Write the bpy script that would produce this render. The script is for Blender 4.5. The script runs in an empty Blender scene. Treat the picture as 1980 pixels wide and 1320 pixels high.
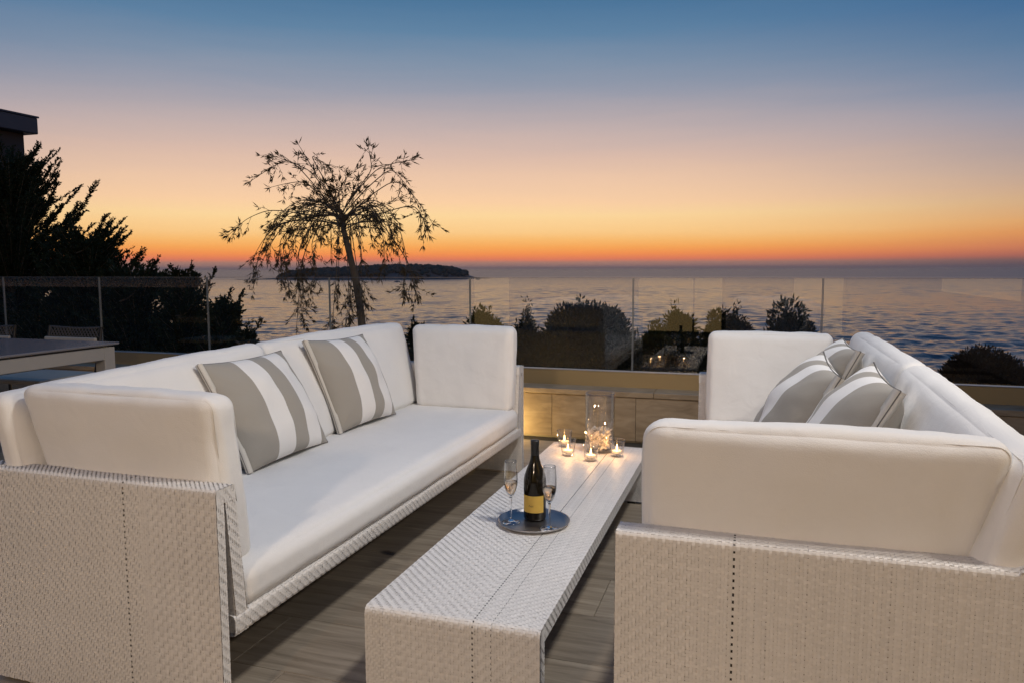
import bpy, bmesh, math, random
import numpy as np
from mathutils import Vector, Matrix, noise

random.seed(7); rng = np.random.default_rng(7)
R = math.radians
sc = bpy.context.scene
COL = sc.collection

# ------------------------------------------------------------------ camera
cam_d = bpy.data.cameras.new('camera'); cam = bpy.data.objects.new('camera', cam_d); COL.objects.link(cam)
CAM_H = 1.2
YAW, PITCH, ROLL = R(17.9), math.atan(141 / 1450), R(-0.15)
fw = Vector((-math.sin(YAW) * math.cos(PITCH), math.cos(YAW) * math.cos(PITCH), -math.sin(PITCH)))
rt = Vector((math.cos(YAW), math.sin(YAW), 0)); up = rt.cross(fw)
r2 = rt * math.cos(ROLL) + up * math.sin(ROLL); u2 = up * math.cos(ROLL) - rt * math.sin(ROLL)
m = Matrix((r2, u2, -fw)).transposed().to_4x4(); m.translation = (0, 0, CAM_H)
cam.matrix_world = m
cam_d.sensor_width = 36; cam_d.lens = 1450 / 1980 * 36
cam_d.clip_start = 0.05; cam_d.clip_end = 200000
sc.camera = cam

def lin(c):
    return tuple(((v / 255) / 12.92 if v / 255 <= .04045 else ((v / 255 + .055) / 1.055) ** 2.4) for v in c) + (1,)

# ------------------------------------------------------------------ dusk sky (after sunset: no sun lamp, the glow is the sky itself)
w = bpy.data.worlds.new('World'); sc.world = w; w.use_nodes = True
nt = w.node_tree; nt.nodes.clear(); N = nt.nodes.new; L = nt.links.new
out = N('ShaderNodeOutputWorld'); bg = N('ShaderNodeBackground'); tc = N('ShaderNodeTexCoord')
nrm = N('ShaderNodeVectorMath'); nrm.operation = 'NORMALIZE'; L(tc.outputs['Generated'], nrm.inputs[0])
sep = N('ShaderNodeSeparateXYZ'); L(nrm.outputs[0], sep.inputs[0])
vs = N('ShaderNodeVectorMath'); vs.operation = 'MULTIPLY'; vs.inputs[1].default_value = (2.2, 2.2, 26); L(nrm.outputs[0], vs.inputs[0])
cn = N('ShaderNodeTexNoise'); cn.inputs['Scale'].default_value = 1.4; cn.inputs['Detail'].default_value = 5; cn.inputs['Roughness'].default_value = .6; cn.inputs['Distortion'].default_value = .5; L(vs.outputs[0], cn.inputs['Vector'])
cm_ = N('ShaderNodeMath'); cm_.operation = 'MULTIPLY_ADD'; cm_.inputs[1].default_value = .020; cm_.inputs[2].default_value = -.010; L(cn.outputs[0], cm_.inputs[0])
cz = N('ShaderNodeMath'); cz.operation = 'MULTIPLY'; cz.use_clamp = True; cz.inputs[1].default_value = 9; L(sep.outputs[2], cz.inputs[0])
cw = N('ShaderNodeMath'); cw.operation = 'MULTIPLY'; L(cm_.outputs[0], cw.inputs[0]); L(cz.outputs[0], cw.inputs[1])
za = N('ShaderNodeMath'); za.operation = 'ADD'; L(sep.outputs[2], za.inputs[0]); L(cw.outputs[0], za.inputs[1])
def world_ramp(stops):
    r = N('ShaderNodeValToRGB'); e = r.color_ramp.elements
    mp = N('ShaderNodeMapRange'); mp.inputs[1].default_value = -.02; mp.inputs[2].default_value = 1.0
    L(za.outputs[0], mp.inputs[0])
    # square-root spread so the thin horizon bands get room in the ramp
    pw = N('ShaderNodeMath'); pw.operation = 'POWER'; pw.inputs[1].default_value = .5; L(mp.outputs[0], pw.inputs[0])
    L(pw.outputs[0], r.inputs[0])
    while len(e) > 1: e.remove(e[-1])
    for k, (z, c) in enumerate(stops):
        z = z * .965 if z > .05 else z
        p = math.sqrt((min(1, z) + .02) / 1.02)
        el = e[0] if k == 0 else e.new(p)
        el.position = p; el.color = lin(c)
    return r
glow = world_ramp([(-.02, (118, 96, 98)), (.0014, (146, 114, 112)), (.0076, (176, 128, 112)), (.012, (232, 126, 92)), (.0186, (250, 148, 80)), (.027, (253, 170, 88)),
                   (.037, (253, 190, 112)), (.0475, (254, 205, 138)), (.0716, (255, 217, 158)), (.0887, (252, 209, 166)), (.116, (240, 201, 170)), (.149, (221, 189, 172)),
                   (.182, (198, 178, 174)), (.228, (156, 158, 172)), (.262, (130, 147, 169)), (.30, (99, 133, 164)), (.337, (78, 119, 155)), (.5, (64, 104, 148)), (1, (58, 92, 138))])
away = world_ramp([(-.02, (62, 58, 70)), (.001, (70, 66, 78)), (.008, (104, 80, 84)), (.014, (158, 98, 90)), (.023, (194, 116, 92)), (.0375, (214, 138, 86)), (.052, (216, 155, 100)),
                   (.0755, (200, 162, 130)), (.105, (178, 156, 146)), (.134, (158, 148, 152)), (.169, (134, 142, 162)), (.198, (104, 130, 160)), (.245, (78, 117, 153)),
                   (.29, (56, 102, 147)), (.5, (52, 92, 138)), (1, (58, 92, 138))])
SUNSET = YAW + R(7.5)
dt = N('ShaderNodeVectorMath'); dt.operation = 'DOT_PRODUCT'; L(nrm.outputs[0], dt.inputs[0])
dt.inputs[1].default_value = (-math.sin(SUNSET), math.cos(SUNSET), 0)
mr = N('ShaderNodeMapRange'); mr.interpolation_type = 'SMOOTHSTEP'; mr.inputs[1].default_value = .64; mr.inputs[2].default_value = 1
L(dt.outputs['Value'], mr.inputs[0])
mx = N('ShaderNodeMix'); mx.data_type = 'RGBA'
L(mr.outputs[0], mx.inputs[0]); L(away.outputs[0], mx.inputs[6]); L(glow.outputs[0], mx.inputs[7])
L(mx.outputs[2], bg.inputs[0]); bg.inputs[1].default_value = 1.0
L(bg.outputs[0], out.inputs[0])

# ------------------------------------------------------------------ render settings
sc.view_settings.view_transform = 'Standard'; sc.view_settings.look = 'None'
sc.view_settings.exposure = 0; sc.view_settings.gamma = 1
try: sc.view_settings.use_curve_mapping = False
except Exception: pass
sc.render.engine = 'CYCLES'
cy = sc.cycles
cy.use_denoising = True; cy.max_bounces = 10; cy.diffuse_bounces = 3; cy.glossy_bounces = 4; cy.transmission_bounces = 10
cy.transparent_max_bounces = 24; cy.sample_clamp_indirect = 4; cy.blur_glossy = .5

# ------------------------------------------------------------------ materials
def mat(name):
    m = bpy.data.materials.new(name); m.use_nodes = True
    return m, m.node_tree.nodes, m.node_tree.links, m.node_tree.nodes['Principled BSDF']

def simple(name, col, rough=.6, metal=0, var=.12, scale=6, bump=0, bscale=200, spec=.5):
    m, n, l, b = mat(name)
    tc = n.new('ShaderNodeTexCoord'); nz = n.new('ShaderNodeTexNoise'); nz.inputs['Scale'].default_value = scale; nz.inputs['Detail'].default_value = 4
    l.new(tc.outputs['Object'], nz.inputs['Vector'])
    rp = n.new('ShaderNodeMix'); rp.data_type = 'RGBA'
    rp.inputs[6].default_value = tuple(c * (1 - var) for c in col) + (1,)
    rp.inputs[7].default_value = tuple(min(1, c * (1 + var)) for c in col) + (1,)
    l.new(nz.outputs[0], rp.inputs[0]); l.new(rp.outputs[2], b.inputs['Base Color'])
    b.inputs['Roughness'].default_value = rough; b.inputs['Metallic'].default_value = metal
    b.inputs['Specular IOR Level'].default_value = spec
    if bump:
        n2 = n.new('ShaderNodeTexNoise'); n2.inputs['Scale'].default_value = bscale; n2.inputs['Detail'].default_value = 3
        l.new(tc.outputs['Object'], n2.inputs['Vector'])
        bp = n.new('ShaderNodeBump'); bp.inputs['Strength'].default_value = bump; bp.inputs['Distance'].default_value = .002
        l.new(n2.outputs[0], bp.inputs['Height']); l.new(bp.outputs[0], b.inputs['Normal'])
    return m

def fabric(name, col, stripes=None):
    m, n, l, b = mat(name)
    tc = n.new('ShaderNodeTexCoord')
    nz = n.new('ShaderNodeTexNoise'); nz.inputs['Scale'].default_value = 5; nz.inputs['Detail'].default_value = 5
    l.new(tc.outputs['Object'], nz.inputs['Vector'])
    mxn = n.new('ShaderNodeMix'); mxn.data_type = 'RGBA'; mxn.blend_type = 'MULTIPLY'; mxn.inputs[0].default_value = 1
    rp = n.new('ShaderNodeMapRange'); rp.inputs[3].default_value = .93; rp.inputs[4].default_value = 1.04
    l.new(nz.outputs[0], rp.inputs[0]); l.new(rp.outputs[0], mxn.inputs[7])
    if stripes:
        uv = n.new('ShaderNodeUVMap'); sp = n.new('ShaderNodeSeparateXYZ'); l.new(uv.outputs[0], sp.inputs[0])
        cr = n.new('ShaderNodeValToRGB'); cr.color_ramp.interpolation = 'CONSTANT'
        e = cr.color_ramp.elements
        while len(e) > 1: e.remove(e[-1])
        for k, (p, c) in enumerate(stripes):
            el = e[0] if k == 0 else e.new(p)
            el.position = p; el.color = tuple(c) + (1,)
        l.new(sp.outputs[0], cr.inputs[0]); l.new(cr.outputs[0], mxn.inputs[6])
    else:
        mxn.inputs[6].default_value = tuple(col) + (1,)
    l.new(mxn.outputs[2], b.inputs['Base Color'])
    b.inputs['Roughness'].default_value = .85; b.inputs['Specular IOR Level'].default_value = .25
    b.inputs['Sheen Weight'].default_value = .15
    # thread relief plus soft slack in the cloth
    wv = n.new('ShaderNodeTexNoise'); wv.inputs['Scale'].default_value = 420; wv.inputs['Detail'].default_value = 2
    l.new(tc.outputs['Object'], wv.inputs['Vector'])
    sl = n.new('ShaderNodeTexNoise'); sl.inputs['Scale'].default_value = 11; sl.inputs['Detail'].default_value = 2; sl.inputs['Distortion'].default_value = .6
    l.new(tc.outputs['Object'], sl.inputs['Vector'])
    b1 = n.new('ShaderNodeBump'); b1.inputs['Strength'].default_value = .5; b1.inputs['Distance'].default_value = .0015; l.new(wv.outputs[0], b1.inputs['Height'])
    b2 = n.new('ShaderNodeBump'); b2.inputs['Strength'].default_value = .28; b2.inputs['Distance'].default_value = .012; l.new(sl.outputs[0], b2.inputs['Height'])
    l.new(b1.outputs[0], b2.inputs['Normal']); l.new(b2.outputs[0], b.inputs['Normal'])
    return m

def thin_glass(name, tint, pw=5, f0=.04):
    m, n, l, b = mat(name); n.remove(b)
    o = n['Material Output']
    tr = n.new('ShaderNodeBsdfTransparent'); tr.inputs[0].default_value = tint + (1,)
    gl = n.new('ShaderNodeBsdfGlossy'); gl.inputs['Roughness'].default_value = .004
    lw = n.new('ShaderNodeLayerWeight'); pw_ = n.new('ShaderNodeMath'); pw_.operation = 'POWER'; pw_.inputs[1].default_value = pw; l.new(lw.outputs['Facing'], pw_.inputs[0])
    fr = n.new('ShaderNodeMath'); fr.operation = 'MULTIPLY_ADD'; fr.inputs[1].default_value = 1 - f0; fr.inputs[2].default_value = f0; l.new(pw_.outputs[0], fr.inputs[0])
    lw.inputs[0].default_value = .5
    mx = n.new('ShaderNodeMixShader'); l.new(fr.outputs[0], mx.inputs[0]); l.new(tr.outputs[0], mx.inputs[1]); l.new(gl.outputs[0], mx.inputs[2])
    l.new(mx.outputs[0], o.inputs[0])
    return m

def glass(name, col=(1, 1, 1), ior=1.47, rough=0):
    m, n, l, b = mat(name)
    b.inputs['Base Color'].default_value = col + (1,); b.inputs['Transmission Weight'].default_value = 1
    b.inputs['IOR'].default_value = ior; b.inputs['Roughness'].default_value = rough
    return m

def emit(name, col, s):
    m, n, l, b = mat(name)
    b.inputs['Base Color'].default_value = tuple(col) + (1,)
    b.inputs['Emission Color'].default_value = tuple(col) + (1,); b.inputs['Emission Strength'].default_value = s
    return m

M = {}
WHITE = (.80, .775, .74); GREY = (.35, .32, .275)
M['fabric'] = fabric('white_outdoor_fabric', WHITE)
M['stripe'] = fabric('striped_fabric', WHITE, [(0, GREY), (.29, WHITE), (.49, GREY), (.67, WHITE), (.885, GREY)])
M['seam'] = simple('seam_fabric', (.76, .735, .70), .9)
M['seam_shade_zip'] = simple('seam_shade_and_zip', (.13, .12, .11), .9)
M['zip'] = simple('zip_tape', (.62, .58, .52), .8)
M['wicker'] = simple('woven_resin', (.77, .735, .69), .45, var=.1, scale=60, bump=.15, bscale=300)
def wicker_mat():
    m = M['wicker']; n, l = m.node_tree.nodes, m.node_tree.links; b = n['Principled BSDF']
    src = b.inputs['Base Color'].links[0].from_socket; ge = n.new('ShaderNodeNewGeometry')
    mr = n.new('ShaderNodeMapRange'); mr.inputs[3].default_value = .945; mr.inputs[4].default_value = 1.03; l.new(ge.outputs['Random Per Island'], mr.inputs[0])
    tc = n.new('ShaderNodeTexCoord'); nz = n.new('ShaderNodeTexNoise'); nz.inputs['Scale'].default_value = 3.2; nz.inputs['Detail'].default_value = 6; l.new(tc.outputs['Object'], nz.inputs['Vector'])
    mr2 = n.new('ShaderNodeMapRange'); mr2.inputs[1].default_value = .3; mr2.inputs[2].default_value = .65; mr2.inputs[3].default_value = .95; mr2.inputs[4].default_value = 1.02; l.new(nz.outputs[0], mr2.inputs[0])
    mu = n.new('ShaderNodeMath'); mu.operation = 'MULTIPLY'; l.new(mr.outputs[0], mu.inputs[0]); l.new(mr2.outputs[0], mu.inputs[1])
    mm = n.new('ShaderNodeMix'); mm.data_type = 'RGBA'; mm.blend_type = 'MULTIPLY'; mm.inputs[0].default_value = 1; l.new(src, mm.inputs[6]); l.new(mu.outputs[0], mm.inputs[7]); l.new(mm.outputs[2], b.inputs['Base Color'])
wicker_mat()
M['core'] = simple('woven_core', (.24, .19, .15), .8)
M['thread'] = simple('dark_thread', (.02, .016, .013), .7)
M['steel'] = simple('brushed_steel', (.62, .6, .57), .3, metal=1, var=.05, scale=30)
M['traymetal'] = simple('tray_metal', (.40, .385, .38), .40, metal=1, var=.1, scale=30)
M['channel'] = simple('glow_tinted_steel', (.40, .30, .155), .42, metal=.5, var=.08, scale=3)  # steel, with the warm light it mirrors put into its colour
M['alu'] = simple('pale_aluminium', (.36, .335, .305), .45, var=.05)
M['tabletop'] = simple('grey_glass_top', (.20, .19, .20), .18, var=.05)
M['darkmetal'] = simple('dark_metal', (.03, .028, .027), .4, metal=.6)
M['cream'] = simple('cream_rail', (.5, .42, .33), .6)
M['strap'] = simple('dark_strap', (.10, .085, .075), .6)
M['coral'] = simple('bleached_coral', (.82, .73, .62), .8, var=.2, scale=80, bump=.5, bscale=300)
M['wax'] = simple('candle_wax', (.85, .78, .66), .5)
M['label'] = simple('yellow_paper_label', (.62, .40, .075), .6, var=.08, scale=40)
M['ink'] = simple('label_ink', (.035, .028, .02), .6)
M['bottle'] = simple('dark_bottle_glass', (.010, .007, .003), .12, var=.2, spec=.3); M['foil'] = simple('black_foil', (.012, .011, .010), .35)
M['pane'] = thin_glass('balustrade_glass', (.965, .97, .965))
M['paneedge'] = simple('polished_glass_edge', (.22, .23, .225), .25)
M['thin'] = thin_glass('vase_glass', (.975, .975, .97), 2.8, .05)
M['flute'] = thin_glass('flute_glass', (.97, .97, .97), 2.4, .06); M['stem'] = glass('stem_glass'); M['wine'] = glass('pale_wine', (.95, .80, .62), 1.34)
M['flame'] = emit('candle_flame', (1, .62, .22), 14)
M['lit'] = emit('glow_panel', (1, .66, .26), .75)
M['lampglow'] = emit('lamp_diffuser', (1, .8, .55), 6)
M['render'] = simple('pale_render', (.30, .27, .23), .8, var=.08, scale=2)
M['render_d'] = simple('dark_render', (.065, .053, .046), .85, var=.1, scale=2)
M['fascia'] = simple('zinc_fascia', (.05, .055, .072), .45, var=.1, scale=2)
M['bark'] = simple('bark', (.15, .11, .07), .9, var=.4, scale=40, bump=.6, bscale=60)
M['soil'] = simple('garden_soil', (.05, .043, .03), .95, var=.4, scale=.8)
M['rock'] = simple('rock', (.12, .10, .085), .9, var=.4, scale=.05)
M['wood_far'] = simple('far_pine_wood', (.035, .045, .03), .9, var=.4, scale=.04)
M['hull'] = simple('boat_hull', (.35, .34, .33), .5)

def leafmat(name, col, var=.35):
    m, n, l, b = mat(name)
    tc = n.new('ShaderNodeTexCoord'); nz = n.new('ShaderNodeTexNoise'); nz.inputs['Scale'].default_value = 3.5; nz.inputs['Detail'].default_value = 5
    l.new(tc.outputs['Object'], nz.inputs['Vector'])
    rp = n.new('ShaderNodeMix'); rp.data_type = 'RGBA'
    rp.inputs[6].default_value = tuple(c * (1 - var) for c in col) + (1,); rp.inputs[7].default_value = tuple(c * (1 + var) for c in col) + (1,)
    l.new(nz.outputs[0], rp.inputs[0]); l.new(rp.outputs[2], b.inputs['Base Color'])
    b.inputs['Roughness'].default_value = .7; b.inputs['Specular IOR Level'].default_value = .08
    return m
M['conifer'] = leafmat('conifer_foliage', (.035, .045, .022))
M['shrub'] = leafmat('shrub_foliage', (.028, .030, .013))
M['tinted'] = leafmat('reflection_tinted_foliage', (.085, .075, .022))  # reflection of the lit doors painted in as a yellow-green leaf colour
M['willow'] = leafmat('narrow_leaf', (.12, .085, .042))

def plank_mat():
    m, n, l, b = mat('wood_look_porcelain')
    tc = n.new('ShaderNodeTexCoord'); oi = n.new('ShaderNodeObjectInfo')
    ad = n.new('ShaderNodeVectorMath'); ad.operation = 'MULTIPLY_ADD'
    cb = n.new('ShaderNodeCombineXYZ'); l.new(oi.outputs['Random'], cb.inputs[0]); l.new(oi.outputs['Random'], cb.inputs[1])
    ad.inputs[1].default_value = (37, 91, 0); l.new(cb.outputs[0], ad.inputs[0]); l.new(tc.outputs['Object'], ad.inputs[2])
    mp = n.new('ShaderNodeMapping'); mp.inputs['Scale'].default_value = (1.3, 16, 1); l.new(ad.outputs[0], mp.inputs[0])
    nz = n.new('ShaderNodeTexNoise'); nz.inputs['Scale'].default_value = 2.2; nz.inputs['Detail'].default_value = 8; nz.inputs['Roughness'].default_value = .62; nz.inputs['Distortion'].default_value = .8
    l.new(mp.outputs[0], nz.inputs['Vector'])
    cr = n.new('ShaderNodeValToRGB'); e = cr.color_ramp.elements
    e[0].position = .28; e[0].color = (.20, .162, .12, 1); e[1].position = .72; e[1].color = (.43, .365, .285, 1)
    l.new(nz.outputs[0], cr.inputs[0])
    mm = n.new('ShaderNodeMix'); mm.data_type = 'RGBA'; mm.blend_type = 'MULTIPLY'; mm.inputs[0].default_value = 1
    mr = n.new('ShaderNodeMapRange'); mr.inputs[3].default_value = .8; mr.inputs[4].default_value = 1.15; l.new(oi.outputs['Random'], mr.inputs[0])
    l.new(cr.outputs[0], mm.inputs[6]); l.new(mr.outputs[0], mm.inputs[7]); l.new(mm.outputs[2], b.inputs['Base Color'])
    rr = n.new('ShaderNodeMapRange'); rr.inputs[3].default_value = .38; rr.inputs[4].default_value = .6; l.new(nz.outputs[0], rr.inputs[0]); l.new(rr.outputs[0], b.inputs['Roughness'])
    bp = n.new('ShaderNodeBump'); bp.inputs['Strength'].default_value = .25; bp.inputs['Distance'].default_value = .002; l.new(nz.outputs[0], bp.inputs['Height']); l.new(bp.outputs[0], b.inputs['Normal'])
    return m
M['plank'] = plank_mat()

def stone_mat():
    m, n, l, b = mat('travertine_tile')
    tc = n.new('ShaderNodeTexCoord'); oi = n.new('ShaderNodeObjectInfo')
    ad = n.new('ShaderNodeVectorMath'); ad.operation = 'MULTIPLY_ADD'; cb = n.new('ShaderNodeCombineXYZ')
    l.new(oi.outputs['Random'], cb.inputs[0]); l.new(oi.outputs['Random'], cb.inputs[2]); ad.inputs[1].default_value = (31, 0, 57)
    l.new(cb.outputs[0], ad.inputs[0]); l.new(tc.outputs['Object'], ad.inputs[2])
    mp = n.new('ShaderNodeMapping'); mp.inputs['Scale'].default_value = (2.5, 2.5, 9); l.new(ad.outputs[0], mp.inputs[0])
    nz = n.new('ShaderNodeTexNoise'); nz.inputs['Scale'].default_value = 2; nz.inputs['Detail'].default_value = 7; nz.inputs['Distortion'].default_value = 1.2; l.new(mp.outputs[0], nz.inputs['Vector'])
    cr = n.new('ShaderNodeValToRGB'); e = cr.color_ramp.elements
    e[0].position = .25; e[0].color = (.23, .165, .10, 1); e[1].position = .75; e[1].color = (.40, .305, .20, 1)
    l.new(nz.outputs[0], cr.inputs[0])
    mm = n.new('ShaderNodeMix'); mm.data_type = 'RGBA'; mm.blend_type = 'MULTIPLY'; mm.inputs[0].default_value = 1
    mr = n.new('ShaderNodeMapRange'); mr.inputs[3].default_value = .85; mr.inputs[4].default_value = 1.1; l.new(oi.outputs['Random'], mr.inputs[0])
    l.new(cr.outputs[0], mm.inputs[6]); l.new(mr.outputs[0], mm.inputs[7]); l.new(mm.outputs[2], b.inputs['Base Color'])
    b.inputs['Roughness'].default_value = .5
    bp = n.new('ShaderNodeBump'); bp.inputs['Strength'].default_value = .2; bp.inputs['Distance'].default_value = .003; l.new(nz.outputs[0], bp.inputs['Height']); l.new(bp.outputs[0], b.inputs['Normal'])
    return m
M['stone'] = stone_mat()

def sea_mat():
    m, n, l, b = mat('sea_water')
    b.inputs['Base Color'].default_value = (.02, .028, .06, 1); b.inputs['Roughness'].default_value = .09; b.inputs['IOR'].default_value = 1.33
    tc = n.new('ShaderNodeTexCoord')
    mp = n.new('ShaderNodeMapping'); mp.inputs['Rotation'].default_value = (0, 0, -YAW); mp.inputs['Scale'].default_value = (.32, 1, 1); l.new(tc.outputs['Object'], mp.inputs[0])
    # water beyond the sheltered bay is ruffled by the wind: rougher there
    ln = n.new('ShaderNodeVectorMath'); ln.operation = 'LENGTH'; l.new(tc.outputs['Object'], ln.inputs[0])
    rg = n.new('ShaderNodeMapRange'); rg.inputs[1].default_value = 180; rg.inputs[2].default_value = 1500; rg.inputs[3].default_value = .10; rg.inputs[4].default_value = .31
    l.new(ln.outputs['Value'], rg.inputs[0]); l.new(rg.outputs[0], b.inputs['Roughness'])
    hs = None
    for s, d, dist in ((.09, 3, .3), (.3, 3, .2), (.9, 3, .14), (2.6, 2, .03)):
        nz = n.new('ShaderNodeTexNoise'); nz.inputs['Scale'].default_value = s; nz.inputs['Detail'].default_value = d; nz.inputs['Roughness'].default_value = .55; nz.inputs['Distortion'].default_value = .4
        l.new(mp.outputs[0], nz.inputs['Vector'])
        bp = n.new('ShaderNodeBump'); bp.inputs['Strength'].default_value = 1; bp.inputs['Distance'].default_value = dist
        l.new(nz.outputs[0], bp.inputs['Height'])
        if hs: l.new(hs.outputs[0], bp.inputs['Normal'])
        hs = bp
    l.new(hs.outputs[0], b.inputs['Normal'])
    return m
M['sea'] = sea_mat()

# ------------------------------------------------------------------ object helpers
def link(name, me, m=None, parent=None, smooth=False):
    o = bpy.data.objects.new(name, me); COL.objects.link(o)
    if m is not None and len(me.materials) == 0: me.materials.append(m)
    if smooth:
        for p in me.polygons: p.use_smooth = True
    if parent is not None: o.parent = parent
    return o

def tag(o, label, cat, group=None, kind=None):
    o['label'] = label
    if cat: o['category'] = cat
    if group: o['group'] = group
    if kind: o['kind'] = kind
    return o

def thing(name, label, cat, loc=(0, 0, 0), rz=0, group=None):
    o = bpy.data.objects.new(name, None); COL.objects.link(o); o.location = loc; o.rotation_euler = (0, 0, rz)
    o.empty_display_size = .1
    return tag(o, label, cat, group)

def pyd(name, v, f):
    me = bpy.data.meshes.new(name); me.from_pydata([tuple(map(float, p)) for p in v], [], [tuple(map(int, q)) for q in f]); me.update()
    return me

def npmesh(name, V, F):
    """fast mesh from numpy: V (n,3), F (m,4)"""
    me = bpy.data.meshes.new(name); V = np.asarray(V, np.float32); F = np.asarray(F, np.int32)
    k = F.shape[1]
    me.vertices.add(len(V)); me.vertices.foreach_set('co', V.ravel())
    me.loops.add(F.size); me.loops.foreach_set('vertex_index', F.ravel())
    me.polygons.add(len(F)); me.polygons.foreach_set('loop_start', np.arange(0, F.size, k, dtype=np.int32))
    try: me.polygons.foreach_set('loop_total', np.full(len(F), k, np.int32))
    except Exception: pass
    me.update(); me.validate()
    return me

def boxmesh(name, lo, hi, bevel=0, seg=2):
    bm = bmesh.new(); bmesh.ops.create_cube(bm, size=1)
    lo, hi = Vector(lo), Vector(hi)
    for v in bm.verts: v.co = Vector(((lo[k] + hi[k]) / 2 + v.co[k] * (hi[k] - lo[k]) for k in range(3)))
    if bevel: bmesh.ops.bevel(bm, geom=bm.edges[:], offset=bevel, segments=seg, affect='EDGES', profile=.5)
    me = bpy.data.meshes.new(name); bm.to_mesh(me); bm.free()
    return me

def box(name, lo, hi, m, parent=None, bevel=0, seg=2):
    return link(name, boxmesh(name, lo, hi, bevel, seg), m, parent)

def prism(name, poly, axis, a, b, m, parent=None):
    """extrude a 2-D polygon along an axis between a and b; poly gives the two other coordinates in order"""
    v = []
    for t in (a, b):
        for p, q in poly:
            v.append((t, p, q) if axis == 0 else (p, t, q) if axis == 1 else (p, q, t))
    n = len(poly)
    f = [tuple(range(n)), tuple(range(2 * n - 1, n - 1, -1))] + [(i, i + n, (i + 1) % n + n, (i + 1) % n) for i in range(n)]
    me = pyd(name, v, f); bm = bmesh.new(); bm.from_mesh(me); bmesh.ops.recalc_face_normals(bm, faces=bm.faces); bm.to_mesh(me); bm.free()
    return link(name, me, m, parent)

def lathe(name, prof, m, parent=None, n=40, loc=(0, 0, 0), arc=None):
    v, f = [], []
    a0, a1 = arc if arc else (0, 2 * math.pi)
    cnt = n + 1 if arc else n
    for r, z in prof:
        for k in range(cnt):
            a = a0 + (a1 - a0) * k / n
            v.append((loc[0] + r * math.cos(a), loc[1] + r * math.sin(a), loc[2] + z))
    for j in range(len(prof) - 1):
        for k in range(n):
            k2 = k + 1 if arc else (k + 1) % n
            f.append((j * cnt + k, j * cnt + k2, (j + 1) * cnt + k2, (j + 1) * cnt + k))
    me = pyd(name, v, f)
    bm = bmesh.new(); bm.from_mesh(me); bmesh.ops.remove_doubles(bm, verts=bm.verts, dist=1e-6)
    if not arc: bmesh.ops.recalc_face_normals(bm, faces=bm.faces)
    bm.to_mesh(me); bm.free()
    return link(name, me, m, parent, True)

def tube_np(pts, rad, n=6):
    """swept tube as arrays"""
    pts = np.asarray(pts, float); k = len(pts); rad = np.broadcast_to(np.asarray(rad, float), (k,))
    t = np.gradient(pts, axis=0); t /= np.linalg.norm(t, axis=1)[:, None] + 1e-9
    ref = np.array([0, 0, 1.0]) if abs(t[:, 2]).mean() < .8 else np.array([1.0, 0, 0])
    a = np.cross(t, ref); a /= np.linalg.norm(a, axis=1)[:, None] + 1e-9; b = np.cross(t, a)
    ang = np.arange(n) * 2 * math.pi / n
    V = pts[:, None] + rad[:, None, None] * (a[:, None] * np.cos(ang)[None, :, None] + b[:, None] * np.sin(ang)[None, :, None])
    i = np.arange(k - 1)[:, None] * n; j = np.arange(n)[None]
    j2 = (j + 1) % n
    F = np.stack([i + j, i + j2, i + n + j2, i + n + j], -1).reshape(-1, 4)
    return V.reshape(-1, 3), F

class Acc:
    def __init__(s): s.V, s.F, s.n = [], [], 0
    def add(s, V, F):
        s.V.append(V); s.F.append(np.asarray(F) + s.n); s.n += len(V)
    def build(s, name, m, parent=None, smooth=True):
        return link(name, npmesh(name, np.concatenate(s.V), np.concatenate(s.F)), m, parent, smooth)

# ------------------------------------------------------------------ weaving: real ribbons over and under each other along a bent path
PITCH_W = .0076
def bent_path(pts, rad=.012, seg=5):
    """polyline with rounded corners -> dense points"""
    pts = [Vector(p) for p in pts]; out = [pts[0]]
    for k in range(1, len(pts) - 1):
        a, b, c = pts[k - 1], pts[k], pts[k + 1]
        d1 = (a - b).normalized(); d2 = (c - b).normalized(); r = min(rad, (a - b).length * .45, (c - b).length * .45)
        p0, p2 = b + d1 * r, b + d2 * r
        for s in range(seg + 1):
            t = s / seg; out.append(p0 * (1 - t) ** 2 + b * 2 * t * (1 - t) + p2 * t * t)
    out.append(pts[-1])
    return np.array([list(p) for p in out])

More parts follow.
